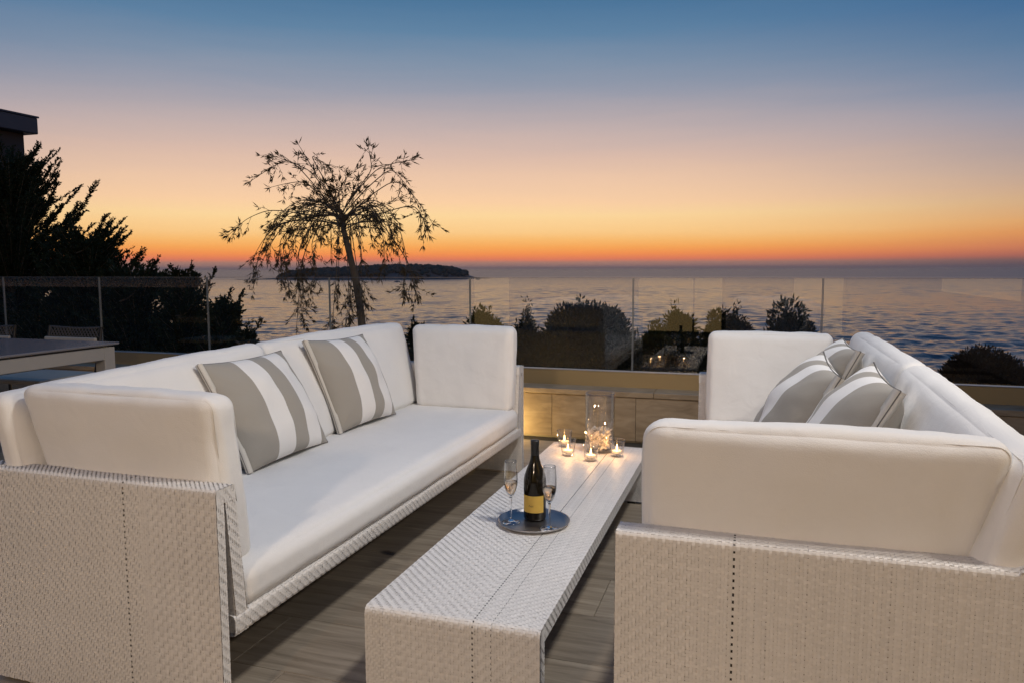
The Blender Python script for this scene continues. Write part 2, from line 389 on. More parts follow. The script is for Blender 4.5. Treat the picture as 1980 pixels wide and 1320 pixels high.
def weave(name, path, U, Wd, outward, parent, pattern, seams=(), rad=.012, pitch=PITCH_W, amp=.0010):
    """path: corner points of the swept line at u = 0; U: unit vector across; outward(p) -> rough outward side is U x tangent or its opposite"""
    P = bent_path(path, rad); U = np.array(U, float)
    seg = np.linalg.norm(np.diff(P, axis=0), axis=1); S = np.concatenate([[0], np.cumsum(seg)])
    T = np.gradient(P, S, axis=0); T /= np.linalg.norm(T, axis=1)[:, None]
    NN = np.cross(U[None], T) * outward
    Ltot = S[-1]; nv = max(1, round(Ltot / pitch)); nu = max(1, round(Wd / pitch)); pv, pu = Ltot / nv, Wd / nu
    def at(s):
        s = np.clip(s, 0, Ltot)
        p = np.stack([np.interp(s, S, P[:, k]) for k in range(3)], -1); n = np.stack([np.interp(s, S, NN[:, k]) for k in range(3)], -1)
        return p, n / np.linalg.norm(n, axis=-1)[..., None]
    ii, jj = np.meshgrid(np.arange(nu), np.arange(nv), indexing='ij')
    ov = pattern(ii, jj, nu, nv)                       # weft (runs along U) on top
    h = np.where(ov, amp, -amp) * rng.uniform(.7, 1.3, ov.shape)
    acc = Acc()
    jit = rng.normal(0, .09, nv); jit_u = rng.normal(0, .05, nu)
    # weft ribbons: one per row j
    us = np.concatenate([[0], (np.arange(nu) + .5) * pu, [Wd]])
    hh = np.concatenate([h[:1], h, h[-1:]], 0)         # (nu+2, nv)
    V = np.zeros((nv, nu + 2, 2, 3))
    for k, e in enumerate((-.455, .455)):
        p, n = at((np.arange(nv) + .5 + e + jit * .5) * pv)
        V[:, :, k] = p[:, None] + us[None, :, None] * U + n[:, None] * (hh.T[:, :, None] + .0003)
    def strips(V):
        a, b = V.shape[:2]
        base = (np.arange(a)[:, None] * b + np.arange(b - 1)[None]) * 2
        return V.reshape(-1, 3), np.stack([base, base + 2, base + 3, base + 1], -1).reshape(-1, 4)
    acc.add(*strips(V))
    # warp ribbons: one per column i
    ss = np.concatenate([[0], (np.arange(nv) + .5) * pv, [Ltot]])
    hw = -np.concatenate([h[:, :1], h, h[:, -1:]], 1)
    p, n = at(ss); V = np.zeros((nu, nv + 2, 2, 3))
    for k, e in enumerate((-.445, .445)):
        uu = (np.arange(nu) + .5 + e + jit_u) * pu
        V[:, :, k] = p[None] + uu[:, None, None] * U + n[None] * hw[:, :, None]
    acc.add(*strips(V))
    o = acc.build(name, M['wicker'], parent, True); o['kind'] = 'stuff'
    for u0, wd in seams:
        a2 = Acc(); V = np.zeros((1, nv + 2, 2, 3)); alt = np.where(np.arange(nv + 2) % 2 == 0, .0026, -.002)
        for k, e in enumerate((-.5, .5)): V[0, :, k] = p + (u0 + e * wd) * U + n * alt[:, None]
        a2.add(*strips(V)); s = a2.build('stitch_line', M['thread'], parent, False)
    return o

def pat_twill(i, j, nu, nv): return (i + j) % 4 < 2
def pat_twill_r(i, j, nu, nv): return (i - j) % 4 < 2
def pat_brick(i, j, nu, nv): return (i // 2 + j) % 2 == 0
def pat_plain(i, j, nu, nv): return (i + j) % 2 == 0
def pat_basket(i, j, nu, nv): return (i // 2 + j // 2) % 2 == 0
def pat_steep(i, j, nu, nv): return (i + 2 * (j // 2)) % 4 < 2
def zones(*z):
    """((upto_fraction, pattern), ...) across the width"""
    def f(i, j, nu, nv):
        fr = (i + .5) / nu; r = np.zeros(i.shape, bool); lo = 0
        for hi, p in z:
            r = np.where((fr >= lo) & (fr < hi), p(i, j, nu, nv), r); lo = hi
        return r
    return f

# ------------------------------------------------------------------ cushions
def cushion_mesh(name, half, r, crown=(0, 0, 0), n=34, wr=.005, seed=0, shape=None):
    """soft rounded box, half extents, edge radius, outward crown of each axis' faces, wrinkles near the edges"""
    half = np.array(half, float); k = np.linspace(-1, 1, n); k = np.sign(k) * (1 - (1 - abs(k)) ** 1.5)
    V, F = [], []
    for ax in range(3):
        for sg in (-1, 1):
            a, b = (ax + 1) % 3, (ax + 2) % 3
            A, B = np.meshgrid(k, k, indexing='ij'); P = np.zeros((n, n, 3)); P[..., ax] = sg; P[..., a] = A; P[..., b] = B
            i, j = np.meshgrid(np.arange(n - 1), np.arange(n - 1), indexing='ij'); q = np.stack([i * n + j, (i + 1) * n + j, (i + 1) * n + j + 1, i * n + j + 1], -1).reshape(-1, 4)
            if sg < 0: q = q[:, ::-1]
            F.append(q + len(V) * n * n); V.append(P.reshape(-1, 3))
    V = np.concatenate(V); F = np.concatenate(F); q = V.copy()
    P = V * half; inner = np.clip(P, -(half - r), half - r); d = P - inner; d /= np.linalg.norm(d, axis=1)[:, None]
    P = inner + d * r
    for ax in range(3):
        a, b = (ax + 1) % 3, (ax + 2) % 3
        f = (1 - np.abs(q[:, a]) ** 2.5) * (1 - np.abs(q[:, b]) ** 2.5)
        P[:, ax] += np.sign(q[:, ax]) * (np.abs(q[:, ax]) ** 3) * crown[ax] * f
    if wr:
        for idx in range(len(P)):
            p = Vector(P[idx]) * 6 + Vector((seed * 3.1, seed, 0))
            e = max(abs(q[idx])) ** 2
            nz = noise.fractal(p, 1.0, 2.0, 3)
            t2 = noise.noise(Vector((P[idx][0] * 22 + seed, P[idx][1] * 9, P[idx][2] * 9)))
            pk = abs(noise.noise(Vector((P[idx][0] * 30 + seed, P[idx][1] * 30, P[idx][2] * 5 + seed))))
            P[idx] += d[idx] * (wr * nz + wr * .35 * t2 - wr * 1.3 * pk * max(0, e - .45))
    if shape is not None: P = shape(P)
    me = npmesh(name, P, F); bm = bmesh.new(); bm.from_mesh(me); bmesh.ops.remove_doubles(bm, verts=bm.verts, dist=1e-4); bmesh.ops.recalc_face_normals(bm, faces=bm.faces)
    bm.to_mesh(me); bm.free()
    return me

def perimeter(half, r, ax, sg, inset, k=8):
    """rounded rectangle loop round one face of a cushion, for its piping"""
    a, b = (ax + 1) % 3, (ax + 2) % 3; pts = []
    for ca, cb, s in ((1, 1, 0), (-1, 1, 1), (-1, -1, 2), (1, -1, 3)):
        for t in range(k + 1):
            an = (s + t / k) * math.pi / 2; p = [0, 0, 0]
            p[ax] = sg * (half[ax] - inset); p[a] = ca * (half[a] - r) + r * math.cos(an) * .80; p[b] = cb * (half[b] - r) + r * math.sin(an) * .80
            pts.append(p)
    pts.append(pts[0])
    return np.array(pts)

def cushion(name, centre, half, r, crown, parent, shape=None, pipe_axis=0, seed=0, n=34, wr=.0042):
    c = np.array(centre, float)
    sh = (lambda P: (shape(P) if shape is not None else P))
    me = cushion_mesh(name, half, r, crown, n, wr, seed, sh)
    o = link(name, me, M['fabric'], parent, True); o.location = centre
    a = Acc()
    for sg in (-1, 1):
        p = sh(perimeter(half, r * 1.02, pipe_axis, sg, r * .42)); a.add(*tube_np(p, .0013, 5))
    if name != 'seat_cushion': a.build('piping', M['seam'], o)
    return o

# ------------------------------------------------------------------ sofas  (local: x = 0 at the open front edge growing to the back, y along the length, z up)
SOFA_L = 2.615; DEPTH = .81; ARM_Z = .64
def make_sofa(label, X0, s, Y0, seed, rz=0):
    """s = -1: back towards -X (left sofa), +1: back towards +X"""
    t = thing('sofa', label, 'sofa', (X0, Y0, 0), rz, 'facing pair of white woven sofas')
    X = lambda x: s * x
    def cbox(name, x0, x1, y0, y1, z0, z1, m=M['core']):
        return box(name, (min(X(x0), X(x1)), y0, z0), (max(X(x0), X(x1)), y1, z1), m, t, .004, 1)
    def wv(par, path, x0, x1, outw, pat, seams=()):
        # weave running across local x from x0 to x1; path in (y, z)
        a = min(X(x0), X(x1)); wd = abs(x1 - x0)
        weave('weave', [(a, y, z) for y, z in path], (1, 0, 0), wd, outw, par, pat, [((u if s > 0 else wd - u), w) for u, w in seams])
    for e in (0, 1):
        my = (lambda y: y) if e == 0 else (lambda y: SOFA_L - y)
        sgn = 1 if e == 0 else -1
        # upright outer slab that stands on the floor
        y0, y1 = sorted((my(.004), my(.028)))
        sl = cbox('end_panel', .004, DEPTH - .004, y0, y1, .012, ARM_Z - .02)
        seam_u = .245 if s > 0 else .30
        if s > 0: pat = zones((.21, pat_twill_r), (1, pat_brick))
        else: pat = zones((1 - .31, pat_twill), (1 - .27, pat_plain), (1, pat_steep))
        pat0 = pat; pat = lambda i, j, nu, nv, p0=pat0: np.where(j > nv * .825, pat_plain(i, j, nu, nv), p0(i, j, nu, nv))
        path = [(my(0), .010), (my(0), ARM_Z), (my(.072), ARM_Z), (my(.080), ARM_Z - .05)]
        wv(sl, path, 0, DEPTH, -sgn, pat, [(seam_u, .0042)])
        # front edge of the slab
        weave('edge_weave', [(X(0) , my(.001) , .010), (X(0), my(.001), ARM_Z - .004)], (0, sgn, 0), .028, (1 if s > 0 else -1) * sgn * -1 * -1, sl, pat_twill)
        cap = prism('cap', [(my(.004), ARM_Z - .045), (my(.004), ARM_Z - .018), (my(.016), ARM_Z - .006), (my(.058), ARM_Z - .006), (my(.068), ARM_Z - .018), (my(.074), ARM_Z - .045)], 0, X(.004), X(DEPTH - .004), M['core'], t)
        weave('edge_weave', [(X(0), my(.001), ARM_Z - .040), (X(0), my(.001), ARM_Z - .001)], (0, sgn, 0), .074, (1 if s > 0 else -1) * sgn, cap, pat_twill)
        # leaning inner panel of the tub, joined to the slab only at the top
        pl = [(my(.034), ARM_Z - .008), (my(.070), ARM_Z - .008), (my(.112), .232), (my(.066), .232)]
        ip = prism('inner_panel', pl, 0, X(.004), X(DEPTH - .06), M['core'], t)
        weave('edge_weave', [(X(.001), my(.066), .228), (X(.001), my(.032), ARM_Z - .004)], (0, sgn, 0), .042, (1 if s > 0 else -1) * sgn, ip, pat_twill)
        wv(ip, [(my(.064), .23), (my(.032), ARM_Z - .02)], .002, DEPTH - .05, -sgn, pat_twill)
        wv(ip, [(my(.1135), .235), (my(.0725), ARM_Z - .012)], .002, DEPTH - .06, sgn, pat_twill)
        wv(sl, [(my(.0295), .012), (my(.0295), ARM_Z - .06)], .0, DEPTH, sgn, pat_twill)
        # small clear gap and foot strip under the slab
        cbox('foot', .12, .30, *sorted((my(.002), my(.03))), 0, .012, M['cream'])
        cbox('foot', DEPTH - .3, DEPTH - .12, *sorted((my(.002), my(.03))), 0, .012, M['cream'])
    # tub floor with a woven rim along the front
    bs = cbox('base', .004, DEPTH - .05, .085, SOFA_L - .085, .232, .276)
    ru = [(X(.0), .05, .0)]
    weave('weave', [(X(.03), .052, .226), (X(-.002), .052, .226), (X(-.002), .052, .284), (X(.03), .052, .284)], (0, 1, 0), SOFA_L - .104, (-1 if s > 0 else 1) * 1, bs, pat_twill, rad=.016)
    # back shell
    bk = prism('back_panel', [(X(DEPTH - .035), .07), (X(DEPTH), .07), (X(DEPTH), ARM_Z), (X(DEPTH - .035), ARM_Z)], 1, .03, SOFA_L - .03, M['core'], t)
    weave('weave', [(X(DEPTH + .003), .0, .02), (X(DEPTH + .003), .0, ARM_Z + .003), (X(DEPTH - .06), .0, ARM_Z + .003), (X(DEPTH - .06), 0, ARM_Z - .06)], (0, 1, 0), SOFA_L, (1 if s > 0 else -1), bk, pat_twill)
    # cushions
    sx = lambda a, b: (X((a + b) / 2), abs(b - a) / 2)
    c, hx = sx(-.004, .70)
    cushion('seat_cushion', (c, SOFA_L / 2, .338), (hx, SOFA_L / 2 - .085, .066), .05, (.010, .004, .016), t, None, 2, seed, 40, .003)
    lean = .27
    for k, (ya, yb) in enumerate(((.03, 1.225), (1.23, SOFA_L - .05))):
        c, hx = sx(.683, .775)
        hl = (yb - ya) / 2; sag = .036 if k == 0 else 0.0   # the end nearest the open terrace has sagged a little
        sh = lambda P, hl=hl, sag=sag: np.stack([P[:, 0] + X(1) * lean * P[:, 2], P[:, 1], P[:, 2] - sag * (hl - P[:, 1]) / (2 * hl) * np.clip((P[:, 2] + .238) / .476, 0, 1)], -1)
        cushion('back_cushion', (c, (ya + yb) / 2, .640), (hx, (yb - ya) / 2, .238), .038, (.020, .006, .008), t, sh, 0, seed + 1 + k)
    for e in (0, 1):
        sg = 1 if e == 0 else -1
        yc = .130 if e == 0 else SOFA_L - .118
        if e == 0:
            x1a, x1b = (.612, .732) if s < 0 else (.645, .760)
        else: x1a, x1b = .600, .655
        x0 = .018 if (e == 1 and s < 0) else .045
        def sh(P, sg=sg, x0=x0, x1a=x1a, x1b=x1b):
            f = (P[:, 2] + .24) / .48
            xx = (P[:, 0] * s + .3275) / .655
            # ends follow the lean of the back cushion
            wdt = x1a + (x1b - x1a) * f - x0
            xl = x0 + xx * wdt
            return np.stack([X(1) * xl, P[:, 1] - sg * .12 * P[:, 2], P[:, 2]], -1)
        cushion('arm_cushion', (0, yc, .628), (.3275, .056, .240), .040, (.006, .016, .006), t, sh, 1, seed + 5 + e)
    return t

make_sofa('white cushioned woven sofa with two striped pillows, beside the dining table', -1.29, -1, 1.538, 1, R(-.4))
make_sofa('white cushioned woven sofa with three heaped striped pillows on its seat', -.270, 1, 1.555, 11)

# ------------------------------------------------------------------ striped pillows
def pillow(label, p_bl, p_br, p_tr, p_tl, thick, seed, group, flip=1):
    """four corners in the world (near-bottom, far-bottom, far-top, near-top); the belly faces 'flip'"""
    A, B, C_, D = [Vector(p) for p in (p_bl, p_br, p_tr, p_tl)]
    ctr = (A + B + C_ + D) / 4
    ux = ((B - A) + (C_ - D)).normalized(); vy = ((D - A) + (C_ - B)); vy = (vy - ux * vy.dot(ux)).normalized(); nn = ux.cross(vy) * flip
    base = (A + B) / 2
    t = thing('throw_pillow', label, 'pillow', base, 0, group)
    n = 41; k = np.sin(np.linspace(-1, 1, n) * math.pi / 2); Vs, Fs, UV = [], [], []
    for side in (1, -1):
        for i in range(n):
            for j in range(n):
                u, v = k[i], k[j]
                # pulled-in sides, corners left standing out
                pu = u * (1 - .055 * (1 - v * v) * abs(u) ** 3); pv = v * (1 - .055 * (1 - u * u) * abs(v) ** 3)
                a, b = (pu + 1) / 2, (pv + 1) / 2
                p = A * (1 - a) * (1 - b) + B * a * (1 - b) + C_ * a * b + D * (1 - a) * b
                f = max(0, (1 - u * u)) ** .52 * max(0, (1 - v * v)) ** .52
                nz = noise.noise(Vector((u * 2.2 + seed * 5, v * 2.2, side * 3.0)))
                rad = math.atan2(v, u); d = max(abs(u), abs(v))
                pleat = math.sin(rad * 26 + seed) * .004 * max(0, d - .55) * (1 - d) * 8 * (abs(u * v) ** .5)
                hgt = thick * f * (1 + .16 * nz) + pleat
                q = p + nn * side * hgt - base
                Vs.append(q[:]); UV.append(((u + 1) / 2, (v + 1) / 2))
        off = 0 if side == 1 else n * n
        for i in range(n - 1):
            for j in range(n - 1):
                q = (off + i * n + j, off + (i + 1) * n + j, off + (i + 1) * n + j + 1, off + i * n + j + 1)
                Fs.append(q if side * flip > 0 else q[::-1])
    me = pyd('cover', Vs, Fs); uvl = me.uv_layers.new(name='UVMap')
    for lp in me.loops: uvl.data[lp.index].uv = UV[lp.vertex_index]
    bm = bmesh.new(); bm.from_mesh(me); bmesh.ops.remove_doubles(bm, verts=bm.verts, dist=1e-5); bm.to_mesh(me); bm.free()
    cv = link('cover', me, M['stripe'], t, True)
    def edge(fix_u, e, m_=24):
        pts = []
        for q in np.linspace(-1, 1, m_):
            u, v = (e, q) if fix_u else (q, e)
            pu = u * (1 - .055 * (1 - v * v) * abs(u) ** 3); pv = v * (1 - .055 * (1 - u * u) * abs(v) ** 3); a, b = (pu + 1) / 2, (pv + 1) / 2
            pts.append((A * (1 - a) * (1 - b) + B * a * (1 - b) + C_ * a * b + D * (1 - a) * b - base)[:])
        return np.array(pts)
    a = Acc()
    for fu, e in ((True, 1), (False, -1), (False, 1)): a.add(*tube_np(edge(fu, e), .0028, 5))
    a.build('piping', M['seam_shade_zip'], t)  # dark cord colour stands in for the shade along the top seam
    # pale zip tapes either side of the seam on the near side
    p = edge(True, -1); outv = np.array((-ux)[:]); nnv = np.array(nn[:])
    for sgn in (1, -1):
        z = Acc(); w0 = p + nnv * sgn * .0015 + outv * .004; w1 = p + nnv * sgn * .016 - outv * .006
        V = np.stack([w0, w1, w1 + nnv * sgn * .002, w0 + nnv * sgn * .002], 1); kk = len(p)
        base_i = np.arange(kk - 1)[:, None] * 4; F = np.concatenate([np.stack([base_i[:, 0] + i, base_i[:, 0] + (i + 1) % 4, base_i[:, 0] + 4 + (i + 1) % 4, base_i[:, 0] + 4 + i], -1) for i in range(4)])
        z.add(V.reshape(-1, 3), F); z.build('zip_tape', M['zip'], t)
    z = Acc(); z.add(*tube_np(p + outv * .002, .0022, 5)); z.build('zip', M['seam_shade_zip'], t)
    return t

LP = 'striped pillows on the sofas'
pillow('grey and white striped pillow half behind the arm cushion by the dining table', (-1.84, 2.385, .415), (-1.825, 2.925, .42), (-1.985, 2.82, .842), (-1.995, 2.31, .842), .10, 1, LP)
pillow('fully visible grey and white striped pillow leaning on the back cushion below the weeping tree', (-1.875, 3.11, .415), (-1.83, 3.615, .42), (-1.975, 3.53, .853), (-1.985, 3.00, .868), .10, 2, LP)
pillow('front striped pillow propped on the two others in the heap', (.05, 2.66, .415), (.045, 3.18, .42), (.265, 3.16, .872), (.275, 2.62, .845), .125, 3, LP, -1)
pillow('striped pillow tucked in the corner by the far arm cushion behind the heap', (.19, 3.22, .415), (.19, 3.70, .42), (.385, 3.66, .885), (.395, 3.14, .878), .115, 4, LP, -1)
pillow('striped pillow with its zip side showing, leaning on the long back cushion', (.16, 2.28, .415), (.17, 2.78, .42), (.395, 2.80, .878), (.385, 2.24, .866), .125, 5, LP, -1)

# ------------------------------------------------------------------ coffee table
TZ = .287; TX0, TX1, TY0, TY1 = -.988, -.492, 1.745, 3.80
t = thing('coffee_table', 'long low off-white woven bench table between the two sofas', 'table', ((TX0 + TX1) / 2, TY0, 0))
ox, oy = (TX0 + TX1) / 2, TY0
def tb(name, lo, hi, m=M['core']): return box(name, (lo[0] - ox, lo[1] - oy, lo[2]), (hi[0] - ox, hi[1] - oy, hi[2]), m, t, .006, 2)
top = tb('tabletop', (TX0 + .003, TY0 + .02, TZ - .042), (TX1 - .003, TY1 - .02, TZ - .003))
legs = [tb('end_leg', (TX0 + .003, TY0 + .003, .012), (TX1 - .003, TY0 + .042, TZ - .02)), tb('end_leg', (TX0 + .003, TY1 - .042, .012), (TX1 - .003, TY1 - .003, TZ - .02))]
tpat = zones((.20, pat_twill), (.60, pat_basket), (1, pat_twill_r))
TW = TX1 - TX0; hw = TW / 2; Lr = TY1 - TY0
weave('weave', [(-hw, 0, .012), (-hw, 0, TZ), (-hw, Lr, TZ), (-hw, Lr, .012)], (1, 0, 0), TW, -1, top, tpat, [(TW * .632, .0042), (TW * .735, .0016)], rad=.022)
for x, sg in ((hw, 1), (-hw, -1)):
    weave('edge_weave', [(x, .004, .012), (x, .004, TZ - .006)], (0, 1, 0), .038, -sg * -1, legs[0], pat_twill)
    weave('edge_weave', [(x, Lr - .042, .012), (x, Lr - .042, TZ - .006)], (0, 1, 0), .038, sg, legs[1], pat_twill)
    weave('edge_weave', [(x, .01, TZ - .044), (x, .01, TZ - .001)], (0, 1, 0), Lr - .02, sg, top, pat_twill)
weave('weave', [(-hw, Lr - .044, .012), (-hw, Lr - .044, TZ - .045)], (1, 0, 0), TW, -1, legs[1], pat_twill)
for x in (-hw + .06, hw - .10):
    for y in (.004, Lr - .042): box('foot', (x, y, 0), (x + .04, y + .038, .013), M['darkmetal'], t)

# ------------------------------------------------------------------ tray, bottle, flutes
tr = thing('serving_tray', 'round brushed metal tray carrying the wine bottle and two flutes', 'tray', (-.735, 2.525, TZ + .0025))
lathe('tray_body', [(0, 0), (.112, 0), (.122, .004), (.128, .013), (.1305, .0135), (.1305, .0118), (.124, .0035), (.1135, -.0005), (0, -.0005)], M['traymetal'], tr, 64)
TRZ = TZ + .003
bo = thing('wine_bottle', 'dark corked wine bottle with a yellow paper label standing on the tray', 'bottle', (-.742, 2.565, TRZ))
lathe('glass_body', [(0, .002), (.030, .002), (.0385, .004), (.0408, .010), (.0408, .140), (.0402, .152), (.037, .168), (.030, .188), (.022, .208), (.0168, .226), (.0152, .242), (.0150, .288), (0, .288)], M['bottle'], bo, 48)
lathe('foil_capsule', [(.0153, .228), (.0156, .240), (.0155, .276), (.0164, .277), (.0164, .290), (.0158, .2935), (0, .294)], M['foil'], bo, 32)
toward = math.atan2(-2.565, .742) - R(14)
lathe('paper_label', [(.0413, .034), (.0413, .096)], M['label'], bo, 28, (0, 0, 0), (toward - R(62), toward + R(62)))
# blurred short word and a tiny mark printed on the label
def curved_text(txt, size, ang, z, r):
    cu = bpy.data.curves.new('print', 'FONT'); cu.body = txt; cu.size = size; cu.align_x = 'CENTER'
    tmp = bpy.data.objects.new('print', cu); COL.objects.link(tmp); dg = bpy.context.evaluated_depsgraph_get()
    me = bpy.data.meshes.new_from_object(tmp.evaluated_get(dg)); bpy.data.objects.remove(tmp)
    for v in me.vertices:
        a = ang + v.co.x / r; v.co = Vector((r * math.cos(a), r * math.sin(a), z + v.co.y))
    return link('print', me, M['ink'], bo)
curved_text('Pieki', .0095, toward - R(6), .056, .0417)
curved_text('75', .0036, toward + R(36), .041, .0417)

def flute(label, x, y, ph):
    t = thing('champagne_flute', label, 'glass', (x, y, TRZ), 0, 'flutes on the tray')
    lathe('stem', [(0, 0), (.0335, 0), (.0340, .0012), (.030, .0026), (.012, .0055), (.0048, .010), (.0036, .02), (.0034, .06), (.0036, .085), (.0050, .0925), (0, .0925)], M['stem'], t, 32)
    lathe('bowl', [(.0046, .0915), (.0115, .102), (.0190, .118), (.0238, .138), (.0252, .158), (.0244, .185), (.0222, .218), (.0215, .226), (.0208, .226), (.0214, .218), (.0236, .185), (.0244, .158), (.0230, .138), (.0182, .119), (.0110, .104), (.004, .0975), (0, .0965)], M['flute'], t, 40)
    lathe('wine', [(0, .0968), (.004, .0978), (.0108, .1043), (.0180, .1193), (.0228, .1383), (.0240, .150), (.0238, .1505), (0, .1502)], M['wine'], t, 40)
    return t
flute('slim champagne flute part filled with pale wine, standing clear of the bottle', -.815, 2.505, 0)
flute('slim champagne flute part filled with pale wine, standing against the bottle shoulder', -.664, 2.478, 1)

# ------------------------------------------------------------------ vase, coral, candles
va = thing('glass_cylinder_vase', 'tall clear glass cylinder vase holding bleached coral', 'vase', (-.720, 3.66, TZ + .002))
VR = .073
lathe('cylinder', [(0, 0), (VR, 0), (VR + .001, .004), (VR + .001, .292), (VR - .0005, .294), (VR - .003, .292), (VR - .003, .016), (VR - .006, .012), (0, .012)], M['thin'], va, 56)
co = Acc(); rr = random.Random(3)
def coral_piece(p, sc_):
    d0 = Vector((rr.gauss(0, 1), rr.gauss(0, 1), rr.gauss(0, .8))).normalized()
    for b in range(rr.randint(4, 6)):
        d = (d0 + Vector((rr.gauss(0, .75), rr.gauss(0, .75), rr.gauss(0, .75)))).normalized()
        ln = sc_ * rr.uniform(.6, 1.2); bend = Vector((rr.gauss(0, .3), rr.gauss(0, .3), rr.gauss(0, .3)))
        pts = []
        for k in range(5):
            q = p + d * ln * k / 4 + bend * ln * (k / 4) ** 2
            h = math.hypot(q.x, q.y); mxr = VR - .0095
            if h > mxr: q.x *= mxr / h; q.y *= mxr / h
            q.z = max(.017, q.z); pts.append(q[:])
        co.add(*tube_np(pts, np.array([.0055, .0052, .0045, .004, .0022]) * rr.uniform(.75, 1.15), 6))
for k in range(120):
    a, h = rr.uniform(0, 6.28), (VR - .014) * math.sqrt(rr.random()); z = rr.uniform(.018, .105) + (.012 if h < .03 else 0)
    coral_piece(Vector((h * math.cos(a), h * math.sin(a), z)), .020)
c = co.build('coral_branches', M['coral']); c.location = (-.720, 3.66, TZ + .002)
tag(c, 'bleached branching coral fragments heaped inside the glass cylinder', 'coral', None, 'stuff')

LIGHTS = []
def candle(label, x, y):
    t = thing('tealight_holder', label, 'candle', (x, y, TZ + .002), 0, 'tealights round the vase')
    lathe('glass_cup', [(0, 0), (.0275, 0), (.0300, .003), (.0400, .080), (.0392, .0815), (.0380, .080), (.0312, .018), (.026, .014), (0, .014)], M['thin'], t, 36)
    wx = lathe('wax', [(0, .0150), (.0225, .0150), (.0225, .027), (.0215, .028), (0, .0275)], M['wax'], t, 24)
    lathe('wick', [(.0008, .027), (.0008, .034), (0, .0345)], M['thread'], t, 6)
    lathe('flame', [(0, .030), (.0026, .033), (.0042, .038), (.0036, .045), (.0018, .052), (0, .058)], M['flame'], t, 12)
    ld = bpy.data.lights.new('candle_light', 'POINT'); ld.energy = .5; ld.color = (1, .52, .18); ld.shadow_soft_size = .004
    lo = bpy.data.objects.new('candle_light', ld); COL.objects.link(lo); lo.parent = t; lo.location = (0, 0, .066)
candle('lit tealight in a small clear cup at the back corner of the table', -.912, 3.70)
candle('lit tealight in a small clear cup overlapping the cup behind it', -.850, 3.52)
candle('lit tealight in a small clear cup in front of the vase', -.722, 3.455)
candle('lit tealight in a small clear cup on the stitched side of the vase', -.618, 3.575)

# ------------------------------------------------------------------ terrace floor
fl = box('terrace_floor', (-9.5, -3.4, -.35), (4.6, 5.62, -.012), M['soil']); fl['kind'] = 'structure'
PW, PL = .3165, 1.2
pm = boxmesh('plank', (-PL / 2 + .001, -PW / 2 + .001, -.010), (PL / 2 - .001, PW / 2 - .001, 0), .0012, 1); pm.materials.append(M['plank'])
row0 = 1.83 - 5 * PW; offs = [-.31, -.502 + .4, -.502, -.5 + .2, -.31 + .05]
for r in range(0, 16):
    yc = row0 + (r + .5) * PW
    if yc + PW / 2 > 5.16: break
    k = r - 5
    off = {-1: -1.31, 0: -1.498, 1: -.92, 2: -.5}.get(k, -1.3 + ((k * 7) % 5) * .23)
    x = off
    while x > -8.2: x -= PL
    while x < 2.6:
        xa = x + PL / 2
        if -8.4 < xa < 2.6 and (xa > -6.5 or yc > 2.2):
            o = bpy.data.objects.new('plank', pm); COL.objects.link(o); o.parent = fl; o.location = (xa, yc, 0)
        x += PL

# ------------------------------------------------------------------ parapet and balustrade
WY = 5.15
pw = thing('parapet_wall', 'low terrace wall clad in beige stone tiles with a stone coping', 'wall', (0, WY, 0))
box('wall_core', (-9.4, .012, -.05), (4.5, .42, .312), M['render'], pw)
tl = .6; tm = boxmesh('tile', (-tl / 2 + .0012, -.012, .004), (tl / 2 - .0012, .0119, .309), .0015, 1); tm.materials.append(M['stone'])
x = -1.36 - tl * 13
while x < 4.2:
    o = bpy.data.objects.new('tile', tm); COL.objects.link(o); o.parent = pw; o.location = (x + tl / 2, 0, 0); x += tl
cl = 1.2; cm = boxmesh('coping_stone', (-cl / 2 + .001, -.022, .3125), (cl / 2 - .001, .215, .350), .004, 2); cm.materials.append(M['stone'])
x = -1.36 - cl * 6.4
while x < 4.4:
    o = bpy.data.objects.new('coping_stone', cm); COL.objects.link(o); o.parent = pw; o.location = (x + cl / 2, 0, 0); x += cl
gb = thing('glass_balustrade', 'frameless clear glass balustrade on a steel base channel coloured with warm glow along the wall', 'balustrade', (0, 5.33, .3))
GX = [-8.10, -6.877, -5.70, -4.51, -3.303, -2.075, -.825, .432, 1.67, 2.9, 4.1]
box('base_channel', (-9.3, 0, .0), (4.5, .10, .158), M['channel'], gb, .003, 2)
box('channel_lip', (-9.3, -.003, .1585), (4.5, .04, .1645), M['steel'], gb, .0015, 1)
for a, b in zip(GX[:-1], GX[1:]):
    g = box('glass_panel', (a + .006, .045, .12), (b - .006, .057, .828), M['pane'], gb)
    box('edge_strip', (a + .0015, .0445, .165), (a + .0055, .0575, .828), M['paneedge'], g)
    box('edge_strip', (b - .0055, .0445, .165), (b - .0015, .0575, .828), M['paneedge'], g)
    box('top_edge', (a + .006, .0445, .8283), (b - .006, .0575, .8305), M['paneedge'], g)

# ------------------------------------------------------------------ dining table and chairs
dt_ = thing('dining_table', 'dining table with grey glass top and pale metal frame behind the sofa', 'table', (-4.42, 2.95, 0))
def db(name, lo, hi, m, bev=.003): return box(name, lo, hi, m, dt_, bev, 1)
db('tabletop', (-.60, -1.05, .728), (.585, .80, .742), M['tabletop'])
for sx_ in (-1, 1):
    xa = .50 if sx_ > 0 else -.58
    db('apron', (xa, -.94, .640), (xa + .075, .69, .716), M['alu'])
    for ya in (-1.02, .69): db('leg', (xa - .001, ya, 0), (xa + .076, ya + .08, .716), M['alu'])
for ya in (-1.02, .70): db('cross_rail', (-.504, ya, .642), (.499, ya + .06, .714), M['alu'])

